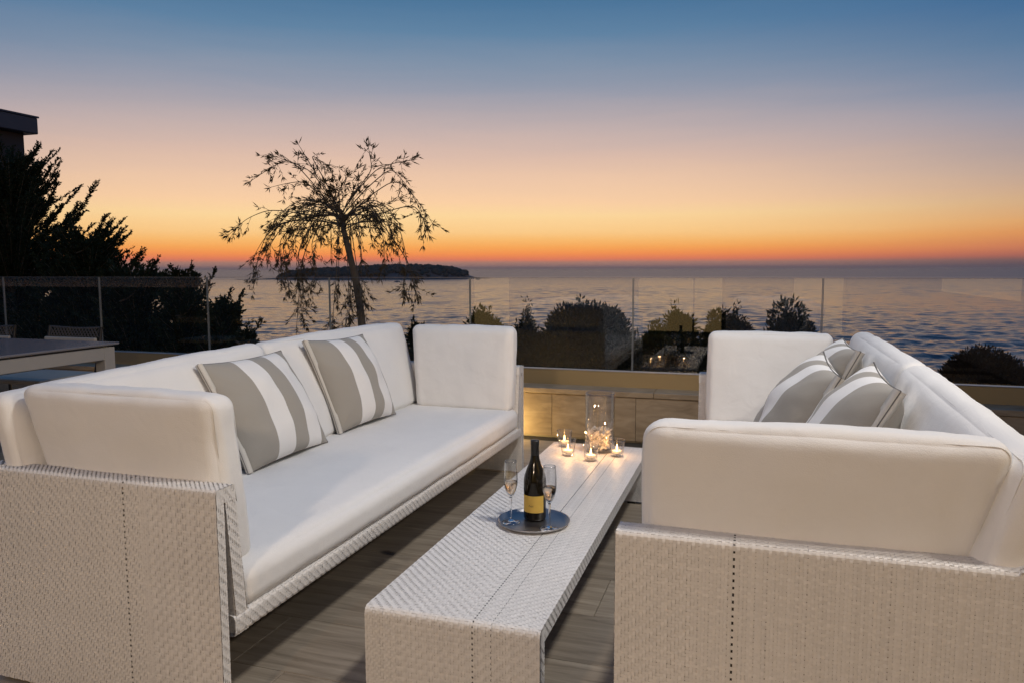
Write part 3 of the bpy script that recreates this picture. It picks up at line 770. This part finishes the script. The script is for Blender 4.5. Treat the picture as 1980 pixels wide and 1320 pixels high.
def chair(label, x, y):
    t = thing('dining_chair', label, 'chair', (x, y, 0), 0, 'chairs at the dining table')
    for sx_ in (-1, 1):
        a = Acc(); a.add(*tube_np([(sx_ * .25, .05, .0), (sx_ * .25, .03, .42), (sx_ * .25, .08, .62), (sx_ * .25, .11, .775)], .011, 8)); a.build('back_post', M['darkmetal'], t)
        a = Acc(); a.add(*tube_np([(sx_ * .25, -.42, .0), (sx_ * .25, -.40, .42)], .011, 8)); a.build('front_leg', M['darkmetal'], t)
    box('seat', (-.26, -.43, .42), (.26, .05, .455), M['cream'], t, .01)
    box('lower_rail', (-.245, .05, .635), (.245, .075, .70), M['cream'], t, .008)
    a = Acc()
    for k in range(17):
        x0 = -.24 + k * .03
        for dx in (-.06, .06):
            x1 = min(.243, max(-.243, x0 + dx)); a.add(*tube_np([(x0, .088 + .004 * (dx > 0), .70), (x1, .108 + .004 * (dx > 0), .77)], .0035, 4))
    a.add(*tube_np([(-.25, .112, .772), (0, .125, .762), (.25, .112, .772)], .006, 6))
    w_ = a.build('woven_back', M['strap'], t); w_['kind'] = 'stuff'
chair('dark strapped dining chair at the table corner next to the sofa', -4.84, 4.22)
chair('dark strapped dining chair further along the dining table', -5.64, 4.18)

# ------------------------------------------------------------------ sea, ground, island
def sea():
    """one polar sheet round the shore, fine towards the open water, with real wind waves that the mesh can carry"""
    rad = np.concatenate([[2, 20, 45], np.geomspace(66, 2000, 760), [2700, 3400, 4500, 6500, 10000, 16000, 25000]])
    c0 = math.atan2(math.cos(YAW), -math.sin(YAW)); half = R(38)
    ang = np.concatenate([np.linspace(c0 - half, c0 + half, 520), np.linspace(c0 + half, c0 - half + 2 * math.pi, 42)[1:-1]]); n = len(ang)
    A, Rr = np.meshgrid(ang, rad); X_, Y_ = Rr * np.cos(A), Rr * np.sin(A)
    dr = np.gradient(rad)[:, None]; da = np.minimum(np.abs(np.roll(ang, -1) - ang), np.abs(ang - np.roll(ang, 1)))[None] * Rr
    da = np.where(np.abs((A - c0 + math.pi) % (2 * math.pi) - math.pi) < half * .97, da, 1e9)
    Z = np.zeros_like(X_); r_ = np.random.default_rng(5)
    patch = 1 + .45 * np.sin(X_ * .013 + 1.3 * np.sin(Y_ * .007)) * np.sin(Y_ * .011 + .9 * np.sin(X_ * .009))
    for k in range(120):
        lam = 1.3 * (14.0 ** r_.random()); th = c0 + math.pi + r_.normal(0, .85); amp = lam * WAVE * (lam / 4) ** -.6 * r_.uniform(.6, 1.3); kk = 2 * math.pi / lam
        ph = kk * (X_ * math.cos(th) + Y_ * math.sin(th)) + r_.uniform(0, 6.28)
        att = np.clip(lam / (dr * 2.2) - .8, 0, 1) * np.clip(lam / (np.abs(math.cos(th - c0 - math.pi)) * 0 + .35 * da + 1e-6) - 1, 0, 1)
        Z += amp * att * (np.sin(ph) + .22 * np.cos(2 * ph))
    Z *= patch; Z[:4] = 0
    V = np.stack([X_, Y_, Z], -1).reshape(-1, 3); m_ = len(rad)
    a_, b_ = np.meshgrid(np.arange(m_ - 1), np.arange(n), indexing='ij'); b2 = (b_ + 1) % n
    F = np.stack([a_ * n + b_, (a_ + 1) * n + b_, (a_ + 1) * n + b2, a_ * n + b2], -1).reshape(-1, 4)
    o = link('sea', npmesh('sea', V, F), M['sea'], None, True); o['kind'] = 'structure'; o.location = (0, 0, SEA_Z)
WAVE = .0031
SEA_Z = -14
sea()
def ground():
    nx, ny = 70, 60; V, F = [], []
    for j in range(ny):
        y = -60 + 130 * j / (ny - 1)
        for i in range(nx):
            x_ = -110 + 220 * i / (nx - 1)
            z = -.9 - .25 * max(0, y - 3) + .5 * noise.noise(Vector((x_ * .08, y * .08, 0))) if y > -4 else -.9
            V.append((x_, y, max(-17, z)))
    for j in range(ny - 1):
        for i in range(nx - 1): F.append((j * nx + i, j * nx + i + 1, (j + 1) * nx + i + 1, (j + 1) * nx + i))
    o = link('garden_ground', pyd('garden_ground', V, F), M['soil'], None, True); o['kind'] = 'structure'
ground()

def px_dir(x, y):
    return fw + r2 * ((x - 990) / 1450) + u2 * ((660 - y) / 1450)
def at_y(x, y, Y):
    d = px_dir(x, y); return Vector((0, 0, CAM_H)) + d * (Y / d.y)

# island: low wooded hump about a kilometre out
ID = 1150
ic = px_dir(722, 537); ic = Vector((ic.x, ic.y, 0)).normalized() * ID; iax = Vector((ic.y, -ic.x, 0)).normalized(); idp = ic.normalized()
isl = thing('island', 'low wooded island lying on the sea below the horizon glow', 'island', (ic.x, ic.y, SEA_Z))
prof = [(-198, 0), (-165, 1.2), (-140, 2.4), (-128, 8), (-100, 13), (-60, 17), (0, 21), (40, 23), (80, 22), (115, 18), (130, 14), (140, 8), (152, 3), (165, .8), (178, 0)]
pxs, pzs = zip(*prof)
def isl_h(a): return float(np.interp(a, pxs, pzs))
V, F = [], []; na, nb = 90, 12
for i in range(na):
    a = -198 + 376 * i / (na - 1)
    for j in range(nb):
        b = -1 + 2 * j / (nb - 1); h = isl_h(a) * .72 * (1 - b * b) - .6 + (.6 if abs(b) < .9 else 0)
        p = iax * a + idp * (b * (30 + 30 * (1 - (a / 200) ** 2))); V.append((p.x, p.y, h))
for i in range(na - 1):
    for j in range(nb - 1): F.append((i * nb + j, (i + 1) * nb + j, (i + 1) * nb + j + 1, i * nb + j + 1))
link('land', pyd('land', V, F), M['rock'], isl, True)
tree_me = []
for k in range(3):
    bm = bmesh.new(); bmesh.ops.create_icosphere(bm, subdivisions=2, radius=1)
    for v in bm.verts: v.co *= 1 + .45 * noise.noise(v.co * 2.2 + Vector((k * 9, 0, 0)))
    me = bpy.data.meshes.new('pine_crown'); bm.to_mesh(me); bm.free(); tree_me.append(me)
a = Acc()
for k in range(620):
    al = random.uniform(-134, 140); b = random.uniform(-.85, .55); h = isl_h(al)
    p = iax * al + idp * (b * (30 + 30 * (1 - (al / 200) ** 2))); me = random.choice(tree_me)
    V = np.empty(len(me.vertices) * 3, np.float32); me.vertices.foreach_get('co', V); V = V.reshape(-1, 3)
    Ft = np.empty(len(me.polygons) * 3, np.int32); me.polygons.foreach_get('vertices', Ft); Ft = Ft.reshape(-1, 3)
    s_ = random.uniform(2.4, 4.4) * min(1, .35 + h / 14)
    a.add(V * np.array([s_ * 1.15, s_ * 1.15, s_]) + np.array([p.x, p.y, h * .72 * (1 - b * b) + s_ * .55]), Ft)
wd = a.build('woodland', M['wood_far'], isl); wd['kind'] = 'stuff'

def boat(label, px_, py_, L_):
    d = px_dir(px_, py_); p = Vector((0, 0, CAM_H)) + d * ((SEA_Z - CAM_H) / d.z)
    t = thing('fishing_boat', label, 'boat', (p.x, p.y, SEA_Z), R(20))
    st = []
    for q in np.linspace(-1, 1, 9):
        w_ = .34 * (1 - max(0, q) ** 2.2) * L_ / 3; st.append([(q * L_ / 2, -w_, .9 + .25 * q * q), (q * L_ / 2, -w_ * .6, -.2), (q * L_ / 2, w_ * .6, -.2), (q * L_ / 2, w_, .9 + .25 * q * q)])
    V = [p for s_ in st for p in s_]; F = [(i * 4 + j, (i + 1) * 4 + j, (i + 1) * 4 + j + 1, i * 4 + j + 1) for i in range(8) for j in range(3)] + [(i * 4 + 3, (i + 1) * 4 + 3, (i + 1) * 4, i * 4) for i in range(8)]
    link('hull', pyd('hull', V, F), M['hull'], t)
    box('cabin', (-L_ * .15, -.5, .9), (L_ * .12, .5, 2.0), M['hull'], t, .05)
boat('tiny fishing boat on the water just off the island shore', 768, 546, 6.5)
boat('tiny fishing boat out beyond the tip of the island', 924, 541, 5.5)

# ------------------------------------------------------------------ vegetation
def leaf_quads(P, D, Ln, Wd_, sd=None):
    """elongated leaf faces at P along D with random roll"""
    n = len(P); rv = rng.normal(size=(n, 3)); S_ = np.cross(D, rv); S_ /= np.linalg.norm(S_, axis=1)[:, None] + 1e-9
    Ln = np.broadcast_to(Ln, (n,))[:, None]; Wd_ = np.broadcast_to(Wd_, (n,))[:, None]
    nrm_ = np.cross(D, S_) * Ln * .08
    V = np.stack([P, P + D * Ln * .5 + S_ * Wd_ * .5 + nrm_, P + D * Ln, P + D * Ln * .5 - S_ * Wd_ * .5 + nrm_], 1)
    return V.reshape(-1, 3), np.arange(n * 4).reshape(n, 4)

def unit(v): return v / (np.linalg.norm(v, axis=-1)[..., None] + 1e-9)

def conifer(label, base, height, rad, n_spray, lean, tips):
    """dense feathery evergreen: stem, upswept feathery sprays"""
    t = thing('evergreen_tree', label, 'tree', base, 0, 'evergreens beyond the balustrade')
    a = Acc(); top = np.array([lean[0], lean[1], height])
    a.add(*tube_np([(0, 0, 0), tuple(top * .35 + np.array([.05, 0, 0])), tuple(top * .9)], [.09, .06, .012], 7)); a.build('trunk', M['bark'], t)
    fo = Acc(); br = Acc()
    for k in range(n_spray):
        f = rng.random() ** .75; az = rng.uniform(0, 2 * math.pi)
        org = top * f * .92
        d = np.array([math.cos(az), math.sin(az), rng.uniform(.35, 1.1)]); d /= np.linalg.norm(d)
        ln = rad * (1.05 - .75 * f) * rng.uniform(.55, 1.12)
        pts = [org + d * ln * q + np.array([0, 0, .22 * ln * q * q]) for q in np.linspace(0, 1, 6)]
        br.add(*tube_np(pts, np.linspace(.011, .003, 6), 4))
        add_spray(fo, pts)
    for (dx, dy, dz, sx_, sz_) in tips:      # long upswept leaders that make the outline
        e = np.array([dx, dy, dz]); o_ = e - np.array([sx_, 0, sz_])
        pts = [o_ * (1 - q) + e * q + np.array([0, 0, -.12 * math.sin(q * math.pi)]) for q in np.linspace(0, 1, 8)]
        br.add(*tube_np(pts, np.linspace(.013, .003, 8), 4)); add_spray(fo, pts, 1.5)
    bo_ = br.build('branches', M['bark'], t); bo_['kind'] = 'stuff'
    o = fo.build('crown', M['conifer'], t, False)
    return t
def add_spray(fo, pts, dens=1.0):
    pts = np.array(pts); main = unit(pts[-1] - pts[0]); ln = np.linalg.norm(pts[-1] - pts[0])
    m_ = int(34 * dens * max(.6, ln / .6))
    q = rng.uniform(.18, 1, m_); P = np.stack([np.interp(q, np.linspace(0, 1, len(pts)), pts[:, k]) for k in range(3)], -1)
    side = unit(np.cross(main, np.array([0, 0, 1.0]))); sg = rng.choice([-1, 1], m_)
    D = unit(main[None] * rng.uniform(.7, 1.3, m_)[:, None] + side[None] * (sg * rng.uniform(.2, .9, m_))[:, None] + rng.normal(0, .28, (m_, 3)) + np.array([0, 0, .25]))
    L_ = rng.uniform(.07, .15, m_) * (1.15 - .55 * q)
    # each side twig carries several needles-scale sprigs
    for s_ in (0, .3, .6):
        k2 = 2
        for _ in range(k2):
            PP = P + D * (L_ * s_)[:, None]; DD = unit(D + rng.normal(0, .38, D.shape))
            V, F = leaf_quads(PP, DD, L_ * rng.uniform(.38, .62), .015 + .008 * rng.random(m_)); fo.add(V, F)

def P8(x, y, Y=8.0): return at_y(x, y, Y)
def con_px(label, bx, Y, top_px, rad, n, tips_px):
    b = at_y(bx, 640, Y); base = Vector((b.x, Y, -1.3 - .25 * (Y - 5)))
    tp = at_y(top_px[0], top_px[1], Y) - base
    tips = []
    for (x, y, sx_, sz_) in tips_px:
        dy = rng.uniform(-.35, .35); p = at_y(x, y, Y + dy) - base; tips.append((p.x, p.y, p.z, sx_, sz_))
    return conifer(label, base, tp.z, rad, n, (tp.x, 0), tips)
con_px('tall dark evergreen in front of the neighbouring building', 10, 8.6, (20, 292), 2.3, 520, [(76, 322, .15, .8), (186, 352, .85, .75), (150, 395, .7, .6), (110, 345, .5, .7), (215, 425, .9, .5), (40, 300, .1, .8), (168, 470, .7, .4)])
con_px('dark evergreen with low spreading sprays beside the tall one', 150, 8.1, (170, 440), 1.7, 460, [(240, 458, .75, .5), (222, 500, .7, .4), (276, 482, .8, .5), (205, 415, .55, .5)])
con_px('rounded dark evergreen next to the bright water at the shrub line', 250, 7.7, (262, 520), 1.35, 380, [(330, 514, .7, .45), (290, 505, .5, .5), (312, 550, .6, .35)])
con_px('small upright evergreen with pointed leaders above the glass edge', 348, 7.3, (352, 510), .95, 360, [(416, 520, .45, .5), (392, 545, .4, .4), (370, 525, .2, .5), (330, 540, -.1, .5)])
con_px('small evergreen with a sideways spray against the sea', 415, 7.0, (432, 575), .7, 280, [(468, 566, .5, .4), (445, 560, .3, .4), (455, 600, .4, .25)])
con_px('lowest evergreen clump just above the sofa back', 455, 6.8, (470, 628), .5, 220, [(502, 620, .3, .22), (488, 634, .25, .15), (480, 622, .2, .25)])

def shrub(label, px0, px1, ptop, Y, density, m_, cat_label='shrub', depth=1.0, leaf=.072, z_low=None, lobes=9, leader=0):
    A = at_y(px0, 640, Y); B = at_y(px1, 640, Y); T = at_y((px0 + px1) / 2, ptop, Y)
    rx = (B.x - A.x) / 2 * 1.08; cx = (A.x + B.x) / 2; zb = -1.0 - .25 * (Y - 3)
    t = thing('garden_shrub', label, 'shrub', (cx, Y, zb), 0, 'shrubs beyond the balustrade'); Ht = T.z - zb
    st = Acc()
    for k in range(7):
        az = rng.uniform(0, 6.28); e = np.array([math.cos(az) * rx * .6, math.sin(az) * rx * .5, Ht * rng.uniform(.6, .9)])
        st.add(*tube_np([(0, 0, 0), tuple(e * [.35, .35, .45]), tuple(e)], [.03, .02, .006], 5))
    so_ = st.build('stems', M['bark'], t); so_['kind'] = 'stuff'
    fo = Acc()
    def clump(c, r, n):
        d = unit(rng.normal(size=(n, 3))); P = c + d * (r * rng.uniform(.35, 1.0, n) ** .6)[:, None] * np.array([1, 1, .9])
        D = unit(d * .8 + rng.normal(0, .55, (n, 3)) + np.array([0, 0, .55])); fo.add(*leaf_quads(P, D, rng.uniform(.7, 1.3, n) * leaf, leaf * .34))
    for k in range(lobes * 5):
        u_ = rng.uniform(-1, 1); b_ = rng.uniform(-1, 1) * depth; r = rx * rng.uniform(.28, .46)
        zt = Ht * (1 - .36 * abs(u_) ** 2.2 - .1 * abs(b_)) - r * .8
        zt += rng.normal(0, .06) * Ht * min(1, rx)
        z = zt if rng.random() < .6 else rng.uniform(.45 * Ht, max(.5 * Ht, zt))
        clump(np.array([u_ * (rx - r * .7), b_ * rx * .6, z]), r, int(density * 1.5 * max(.35, (r / .3) ** 1.6)))
    for k in range(int(leader * 1.8)):                   # upright shoots breaking the outline
        u_ = rng.uniform(-.95, .95); z0 = Ht * (1 - .36 * abs(u_) ** 2.2) * rng.uniform(.86, .97); h_ = rng.uniform(.10, .32)
        n = 46; q = rng.random(n); P = np.stack([u_ * rx + rng.normal(0, .022, n) + (q * .05 * rng.normal()), rng.normal(0, rx * .3) + rng.normal(0, .02, n), z0 + q * h_], -1)
        D = unit(rng.normal(0, .5, (n, 3)) + np.array([0, 0, .8])); fo.add(*leaf_quads(P, D, rng.uniform(.6, 1.1, n) * leaf, leaf * .3))
    fo.build('crown', m_, t, False)
    return t
shrub('olive shrub with mirrored door glow painted into its leaves, over the corner of the sofa arm cushion', 892, 998, 590, 8.6, 420, M['tinted'], leader=10)
shrub('slender loose shrub standing between the olive bush and the broad dome', 988, 1052, 604, 8.2, 300, M['shrub'], leader=12, leaf=.05)
shrub('broad dark domed shrub behind the glass panels', 1030, 1242, 590, 8.8, 620, M['shrub'], leader=22, lobes=14)
shrub('shrub with upright shoots behind the glass, mirrored glow painted into its leaves', 1222, 1312, 630, 8.4, 360, M['tinted'], leader=10)
shrub('tall shrub above the far arm cushion, mirrored glow painted into its leaves', 1262, 1362, 604, 8.9, 360, M['tinted'], leader=14)
shrub('dark shrub half hidden by the white arm cushion', 1335, 1480, 612, 9.2, 420, M['shrub'], leader=18)
shrub('row end shrub with bristling shoots over the arm cushion', 1440, 1622, 614, 9.0, 420, M['shrub'], leader=24)
shrub('dark shrub closing the gap below the slender one', 960, 1090, 640, 7.9, 420, M['shrub'], leader=12)
shrub('low dark shrub filling in below the broad dome', 985, 1130, 655, 7.6, 420, M['shrub'], leader=14)
shrub('low dark shrub between the dome and the glow-tinted bushes', 1110, 1270, 652, 7.7, 420, M['shrub'], leader=14)
shrub('low dark shrub beside the edge of the white arm cushion', 1235, 1395, 655, 7.6, 420, M['shrub'], leader=14)
shrub('dark leafy shrub showing in the gap between the back and arm cushions', 770, 850, 640, 7.2, 330, M['shrub'], leader=8)
shrub('dense brown mound of shrub beyond the long back cushion', 1786, 2050, 684, 8.2, 1500, leafmat('brown_foliage', (.05, .028, .016)), leader=0, lobes=22, leaf=.045)

# weeping tree: bare leaning trunk, arching branches that hang with tufts of narrow leaves
WYT = 6.35
def weeping():
    base = at_y(712, 700, WYT); base = Vector((base.x, WYT, -1.2)); W3 = lambda x, y, dy=0: np.array((at_y(x, y, WYT + dy) - base)[:])
    t = thing('weeping_tree', 'slender weeping tree with a leaning bare trunk and drooping tufts of leaves', 'tree', base)
    tk = [np.array([.08, 0, 0]), W3(703, 660), W3(697, 600), W3(688, 545), W3(678, 500), W3(668, 460), W3(661, 430), W3(658, 405)]
    a = Acc(); a.add(*tube_np(tk, [.044, .040, .036, .033, .030, .027, .023, .014], 10)); a.build('trunk', M['bark'], t)
    br, lf = Acc(), Acc()
    def tuft(p, d, n=7, ln=.075):
        d = unit(np.array(d)[None])[0]; D = unit(d[None] + rng.normal(0, .42, (n, 3))); lf.add(*leaf_quads(np.repeat(p[None], n, 0), D, rng.uniform(.6, 1.25, n) * ln, .0098))
    def branch(pts, r0, leaf_from=.35, hang=1.0, tw=None):
        pts = np.array(pts); q = np.linspace(0, 1, 22); k = np.linspace(0, 1, len(pts))
        # Catmull-like smoothing through quadratic interpolation
        S = np.stack([np.interp(q, k, pts[:, i]) for i in range(3)], -1)
        for _ in range(3): S[1:-1] = (S[:-2] + 2 * S[1:-1] + S[2:]) / 4
        br.add(*tube_np(S, np.linspace(r0, .0022, len(S)), 5)); L_ = np.linalg.norm(pts[-1] - pts[0])
        n = tw or int(4 + L_ * 7.5)
        for f in np.sort(rng.uniform(leaf_from, 1, n)):
            p = np.array([np.interp(f, q, S[:, i]) for i in range(3)]); dd = unit((S[min(21, int(f * 21) + 1)] - S[max(0, int(f * 21) - 1)])[None])[0]
            sd = rng.normal(0, .75, 3); d = dd * .9 + sd + np.array([0, 0, -.55 * hang]); d /= np.linalg.norm(d); l2 = rng.uniform(.05, .17)
            e = p + d * l2 + np.array([0, 0, -.03 * hang]); mid = (p + e) / 2 + np.array([0, 0, .012]); br.add(*tube_np([p, mid, e], [.0022, .0018, .0014], 4))
            for g in (.45, .75, 1.0): tuft(p * (1 - g) + e * g, d, rng.integers(2, 4), .058)
            tuft(e, d, 4, .07)
        tuft(S[-1], S[-1] - S[-3], 11, .08)
    O = (660, 420)
    # (end pixel, arch pixel, depth offset) for the leaders one can follow
    lead = [((476, 333), (560, 305), 0), ((577, 262), (615, 345), .1), ((523, 285), (600, 330), -.1), ((628, 300), (600, 300), .1), ((514, 345), (590, 350), .2), ((434, 455), (520, 405), 0),
            ((478, 505), (540, 430), .3), ((482, 540), (520, 440), .1), ((490, 525), (560, 420), -.3), ((712, 266), (720, 330), 0), ((800, 293), (730, 325), .1), ((795, 345), (755, 325), .2),
            ((842, 432), (765, 345), 0), ((835, 455), (800, 395), .15), ((778, 520), (735, 395), 0), ((800, 545), (770, 430), .1), ((672, 325), (655, 370), 0), ((690, 350), (680, 380), .2), ((650, 345), (648, 380), -.2),
            ((610, 380), (640, 395), .3), ((575, 400), (625, 385), -.35), ((540, 470), (585, 395), .45), ((560, 500), (600, 400), -.4), ((585, 510), (610, 405), .5), ((605, 495), (630, 410), -.5),
            ((640, 500), (640, 425), .4), ((720, 470), (700, 400), .3), ((745, 465), (715, 400), -.3), ((760, 480), (725, 395), .4), ((700, 500), (690, 410), -.5), ((735, 440), (700, 400), .1), ((590, 455), (625, 400), 0), ((620, 460), (640, 405), .2),
            ((520, 430), (590, 385), .2), ((555, 440), (600, 395), -.2), ((505, 480), (560, 410), -.15), ((680, 480), (675, 420), .3), ((655, 480), (652, 420), -.35), ((770, 430), (720, 385), -.2), ((725, 410), (700, 385), .35)]
    for e, mpx, dy in lead:
        o_ = W3(O[0] + rng.uniform(-6, 6), O[1] + rng.uniform(-12, 30)); mid = W3(mpx[0], mpx[1], dy * .6); en = W3(e[0] + (8 if e[0] < 560 else -6 if e[0] > 780 else 0), e[1] + (18 if e[1] < 400 else 0), dy)
        q1 = o_ * .5 + mid * .5 + np.array([0, 0, .03]); droop = 1.0 if e[1] > 400 else .2
        branch([o_, q1, mid, mid * .45 + en * .55 + np.array([0, 0, .05 * droop]), en], .0065, .38, droop)
    for e, st_, dy in (((585, 615), (575, 480), 0), ((572, 655), (583, 500), .05), ((600, 560), (560, 470), .1), ((640, 650), (650, 545), 0), ((665, 655), (683, 520), .1), ((676, 610), (672, 500), .15), ((560, 560), (545, 470), -.1), ((545, 540), (540, 460), .2),
                       ((780, 560), (788, 500), 0), ((805, 575), (790, 505), .1), ((700, 560), (697, 480), .2), ((745, 510), (740, 450), 0), ((705, 585), (690, 520), -.1), ((655, 560), (655, 480), .2), ((620, 555), (600, 470), .15), ((590, 580), (570, 500), -.05)):
        s0 = W3(st_[0], st_[1], dy); en = W3(e[0], e[1], dy); pre = W3(O[0] * .5 + st_[0] * .5, min(st_[1], O[1]) - 8, dy * .5)
        branch([W3(*O), pre, s0, s0 * .5 + en * .5, en], .006, .55, 1.2)
    for k in range(24):                      # short spiky shoots round the head of the trunk
        an = rng.uniform(-.35, math.pi + .35); rr_ = rng.uniform(35, 105); dy = rng.normal(0, .18)
        o_ = W3(O[0] + rng.uniform(-8, 6), O[1] + rng.uniform(-25, 40), dy * .2); en = W3(O[0] + rr_ * 1.25 * math.cos(an), O[1] - rr_ * .85 * math.sin(an) + 8, dy)
        branch([o_, o_ * .5 + en * .5 + np.array([0, 0, .03]), en], .003, .4, .1, 3)
    bo_ = br.build('branches', M['bark'], t); bo_['kind'] = 'stuff'; lf.build('leaves', M['willow'], t, False)
weeping()

# ------------------------------------------------------------------ neighbouring building
nb = thing('neighbour_building', 'dark flat-roofed building with a zinc roof band behind the evergreens', 'building', (-16.6, 14, -2))
box('wall', (-9, -14, -1), (-.12, -.16, 6.42), M['render_d'], nb)
rf = box('roof', (-9.2, -14.2, 6.42), (.15, .02, 6.80), M['fascia'], nb, .02, 1)
box('parapet_cap', (-9.2, -14.2, 6.802), (.17, .04, 6.84), M['fascia'], rf)

# ------------------------------------------------------------------ the villa behind the camera: it lights the terrace and shows in the glass
hs = thing('villa', 'pale rendered villa whose lit glass doors are mirrored in the balustrade', 'house', (0, -3.05, 0))
wins = [(-5.37, -4.5), (-2.1, -.5), (.6, 1.5)]
xs = [-9.4] + [v for a_, b_ in wins for v in (a_, b_)] + [2.8]
for k in range(0, len(xs), 2): box('wall', (xs[k], -.3, 0), (xs[k + 1], 0, 3.3), M['render'], hs)
for a_, b_ in wins:
    box('lintel', (a_, -.3, 2.35), (b_, -.002, 3.3), M['render'], hs)
    f_ = box('lit_door', (a_ + .05, -.25, .04), (b_ - .05, -.22, 2.30), M['lit'], hs)
    box('frame', (a_, -.2, 0), (a_ + .05, -.1, 2.35), M['darkmetal'], f_); box('frame', (b_ - .05, -.2, 0), (b_, -.1, 2.35), M['darkmetal'], f_)
    box('frame', (a_ + .05, -.2, 2.30), (b_ - .05, -.1, 2.35), M['darkmetal'], f_); box('frame', (a_ + .05, -.2, 0), (b_ - .05, -.1, .04), M['darkmetal'], f_)
box('side_wing', (2.6, .001, 0), (2.8, 5.5, 4.6), M['render'], hs)

def lamp_light(parent, kind, loc, energy, col, size, aim=None, angle=None, blend=.6):
    ld = bpy.data.lights.new('lamp_light', kind); ld.energy = energy; ld.color = col; ld.shadow_soft_size = size
    lo = bpy.data.objects.new('lamp_light', ld); COL.objects.link(lo); lo.parent = parent; lo.location = loc
    if aim is not None: lo.rotation_euler = (Vector(aim) - Vector(loc)).to_track_quat('-Z', 'Y').to_euler()
    if angle: ld.spot_size = R(angle); ld.spot_blend = blend
    return lo
box('glow_panel', (2.575, 1.55, .85), (2.598, 4.9, 2.3), M['lit'], hs)  # added glowing panel, stands in for a lit wall mirrored in the glass
box('pergola_beam', (.5, 5.18, 4.42), (2.6, 5.32, 4.58), M['darkmetal'], hs)
def spot_lamp(label, loc, drop, energy, col, aim, angle, blend, size):
    t = thing('spotlight', label, 'lamp', loc, 0, 'terrace spotlights on the villa')
    a = Acc(); a.add(*tube_np([(0, 0, drop), (0, 0, drop * .5), (0, 0, .05)], .012, 8)); a.build('arm', M['darkmetal'], t)
    lathe('lamp_head', [(.02, .06), (.06, .04), (.075, -.03), (.07, -.03), (.05, .02), (0, .03)], M['darkmetal'], t, 24)
    lathe('diffuser', [(0, -.012), (.066, -.012), (.066, -.016), (0, -.016)], M['lampglow'], t, 24)
    lamp_light(t, 'SPOT', (0, 0, -.05), energy, col, size, Vector(aim) - Vector(loc), angle, blend)
spot_lamp('spotlight hanging from the pergola beam above the seating', (.95, 2.2, 4.2), .23, 355, (1, .955, .90), (-.95, 3.1, .3), 84, 1, .2)
spot_lamp('spotlight under the eave of the side wing aimed across the seating', (2.2, 1.7, 3.0), .45, 110, (1, .93, .84), (-1.9, 2.7, .5), 90, .8, .05)
box('wing_eave', (2.1, 3.0, 3.44), (2.6, 4.6, 3.52), M['render'], hs)
fl2 = thing('fill_lamp', 'unseen warm fill lamp on a slim post, added before the villa doors', 'lamp', (-.90, -1.3, 0))  # unseen lamp added as warm fill for the faces turned to the camera
lathe('post_base', [(0, 0), (.13, 0), (.13, .015), (.02, .03), (.014, .05), (.014, 1.95), (0, 1.95)], M['darkmetal'], fl2, 24)
lathe('lamp_shade', [(.10, 2.10), (.11, 2.16), (.105, 2.16), (.095, 2.10)], M['lampglow'], fl2, 24)
lathe('lamp_cap', [(.115, 2.165), (.02, 2.20), (0, 2.20)], M['darkmetal'], fl2, 24)
lamp_light(fl2, 'SPOT', (0, 0, 2.04), 145, (1, .77, .56), .10, (.2, 4, .6), 150, .6)
# low recessed lights along the foot of the parapet
def uplight(label, x, y, e):
    t = thing('floor_uplight', label, 'lamp', (x, y, 0), 0, 'recessed floor lights')
    lathe('trim_ring', [(.05, 0), (.05, .006), (.036, .006), (.036, 0)], M['steel'], t, 24)
    lathe('lens', [(0, .004), (.0355, .004)], M['lampglow'], t, 24)
    lamp_light(t, 'POINT', (0, 0, .05), e, (1, .66, .22), .02)
uplight('recessed warm floor light behind the sofa end by the wall', -1.70, 4.90, 8)
uplight('recessed warm floor light under the dining table by the wall', -5.1, 4.86, 4)

# ------------------------------------------------------------------ sea haze: one even, closed box of air
def haze():
    m, n, l, b = mat('haze_air'); n.remove(b); v = n.new('ShaderNodeVolumePrincipled')
    v.inputs['Color'].default_value = (.98, .86, .82, 1); v.inputs['Anisotropy'].default_value = .6; v.inputs['Density'].default_value = HAZE
    l.new(v.outputs[0], n['Material Output'].inputs['Volume'])
    o = box('haze', (-27000, -27000, SEA_Z - 6), (27000, 27000, 30), m); o['kind'] = 'stuff'; o['label'] = 'thin evening haze over the sea'
HAZE = 6.5e-5
haze()
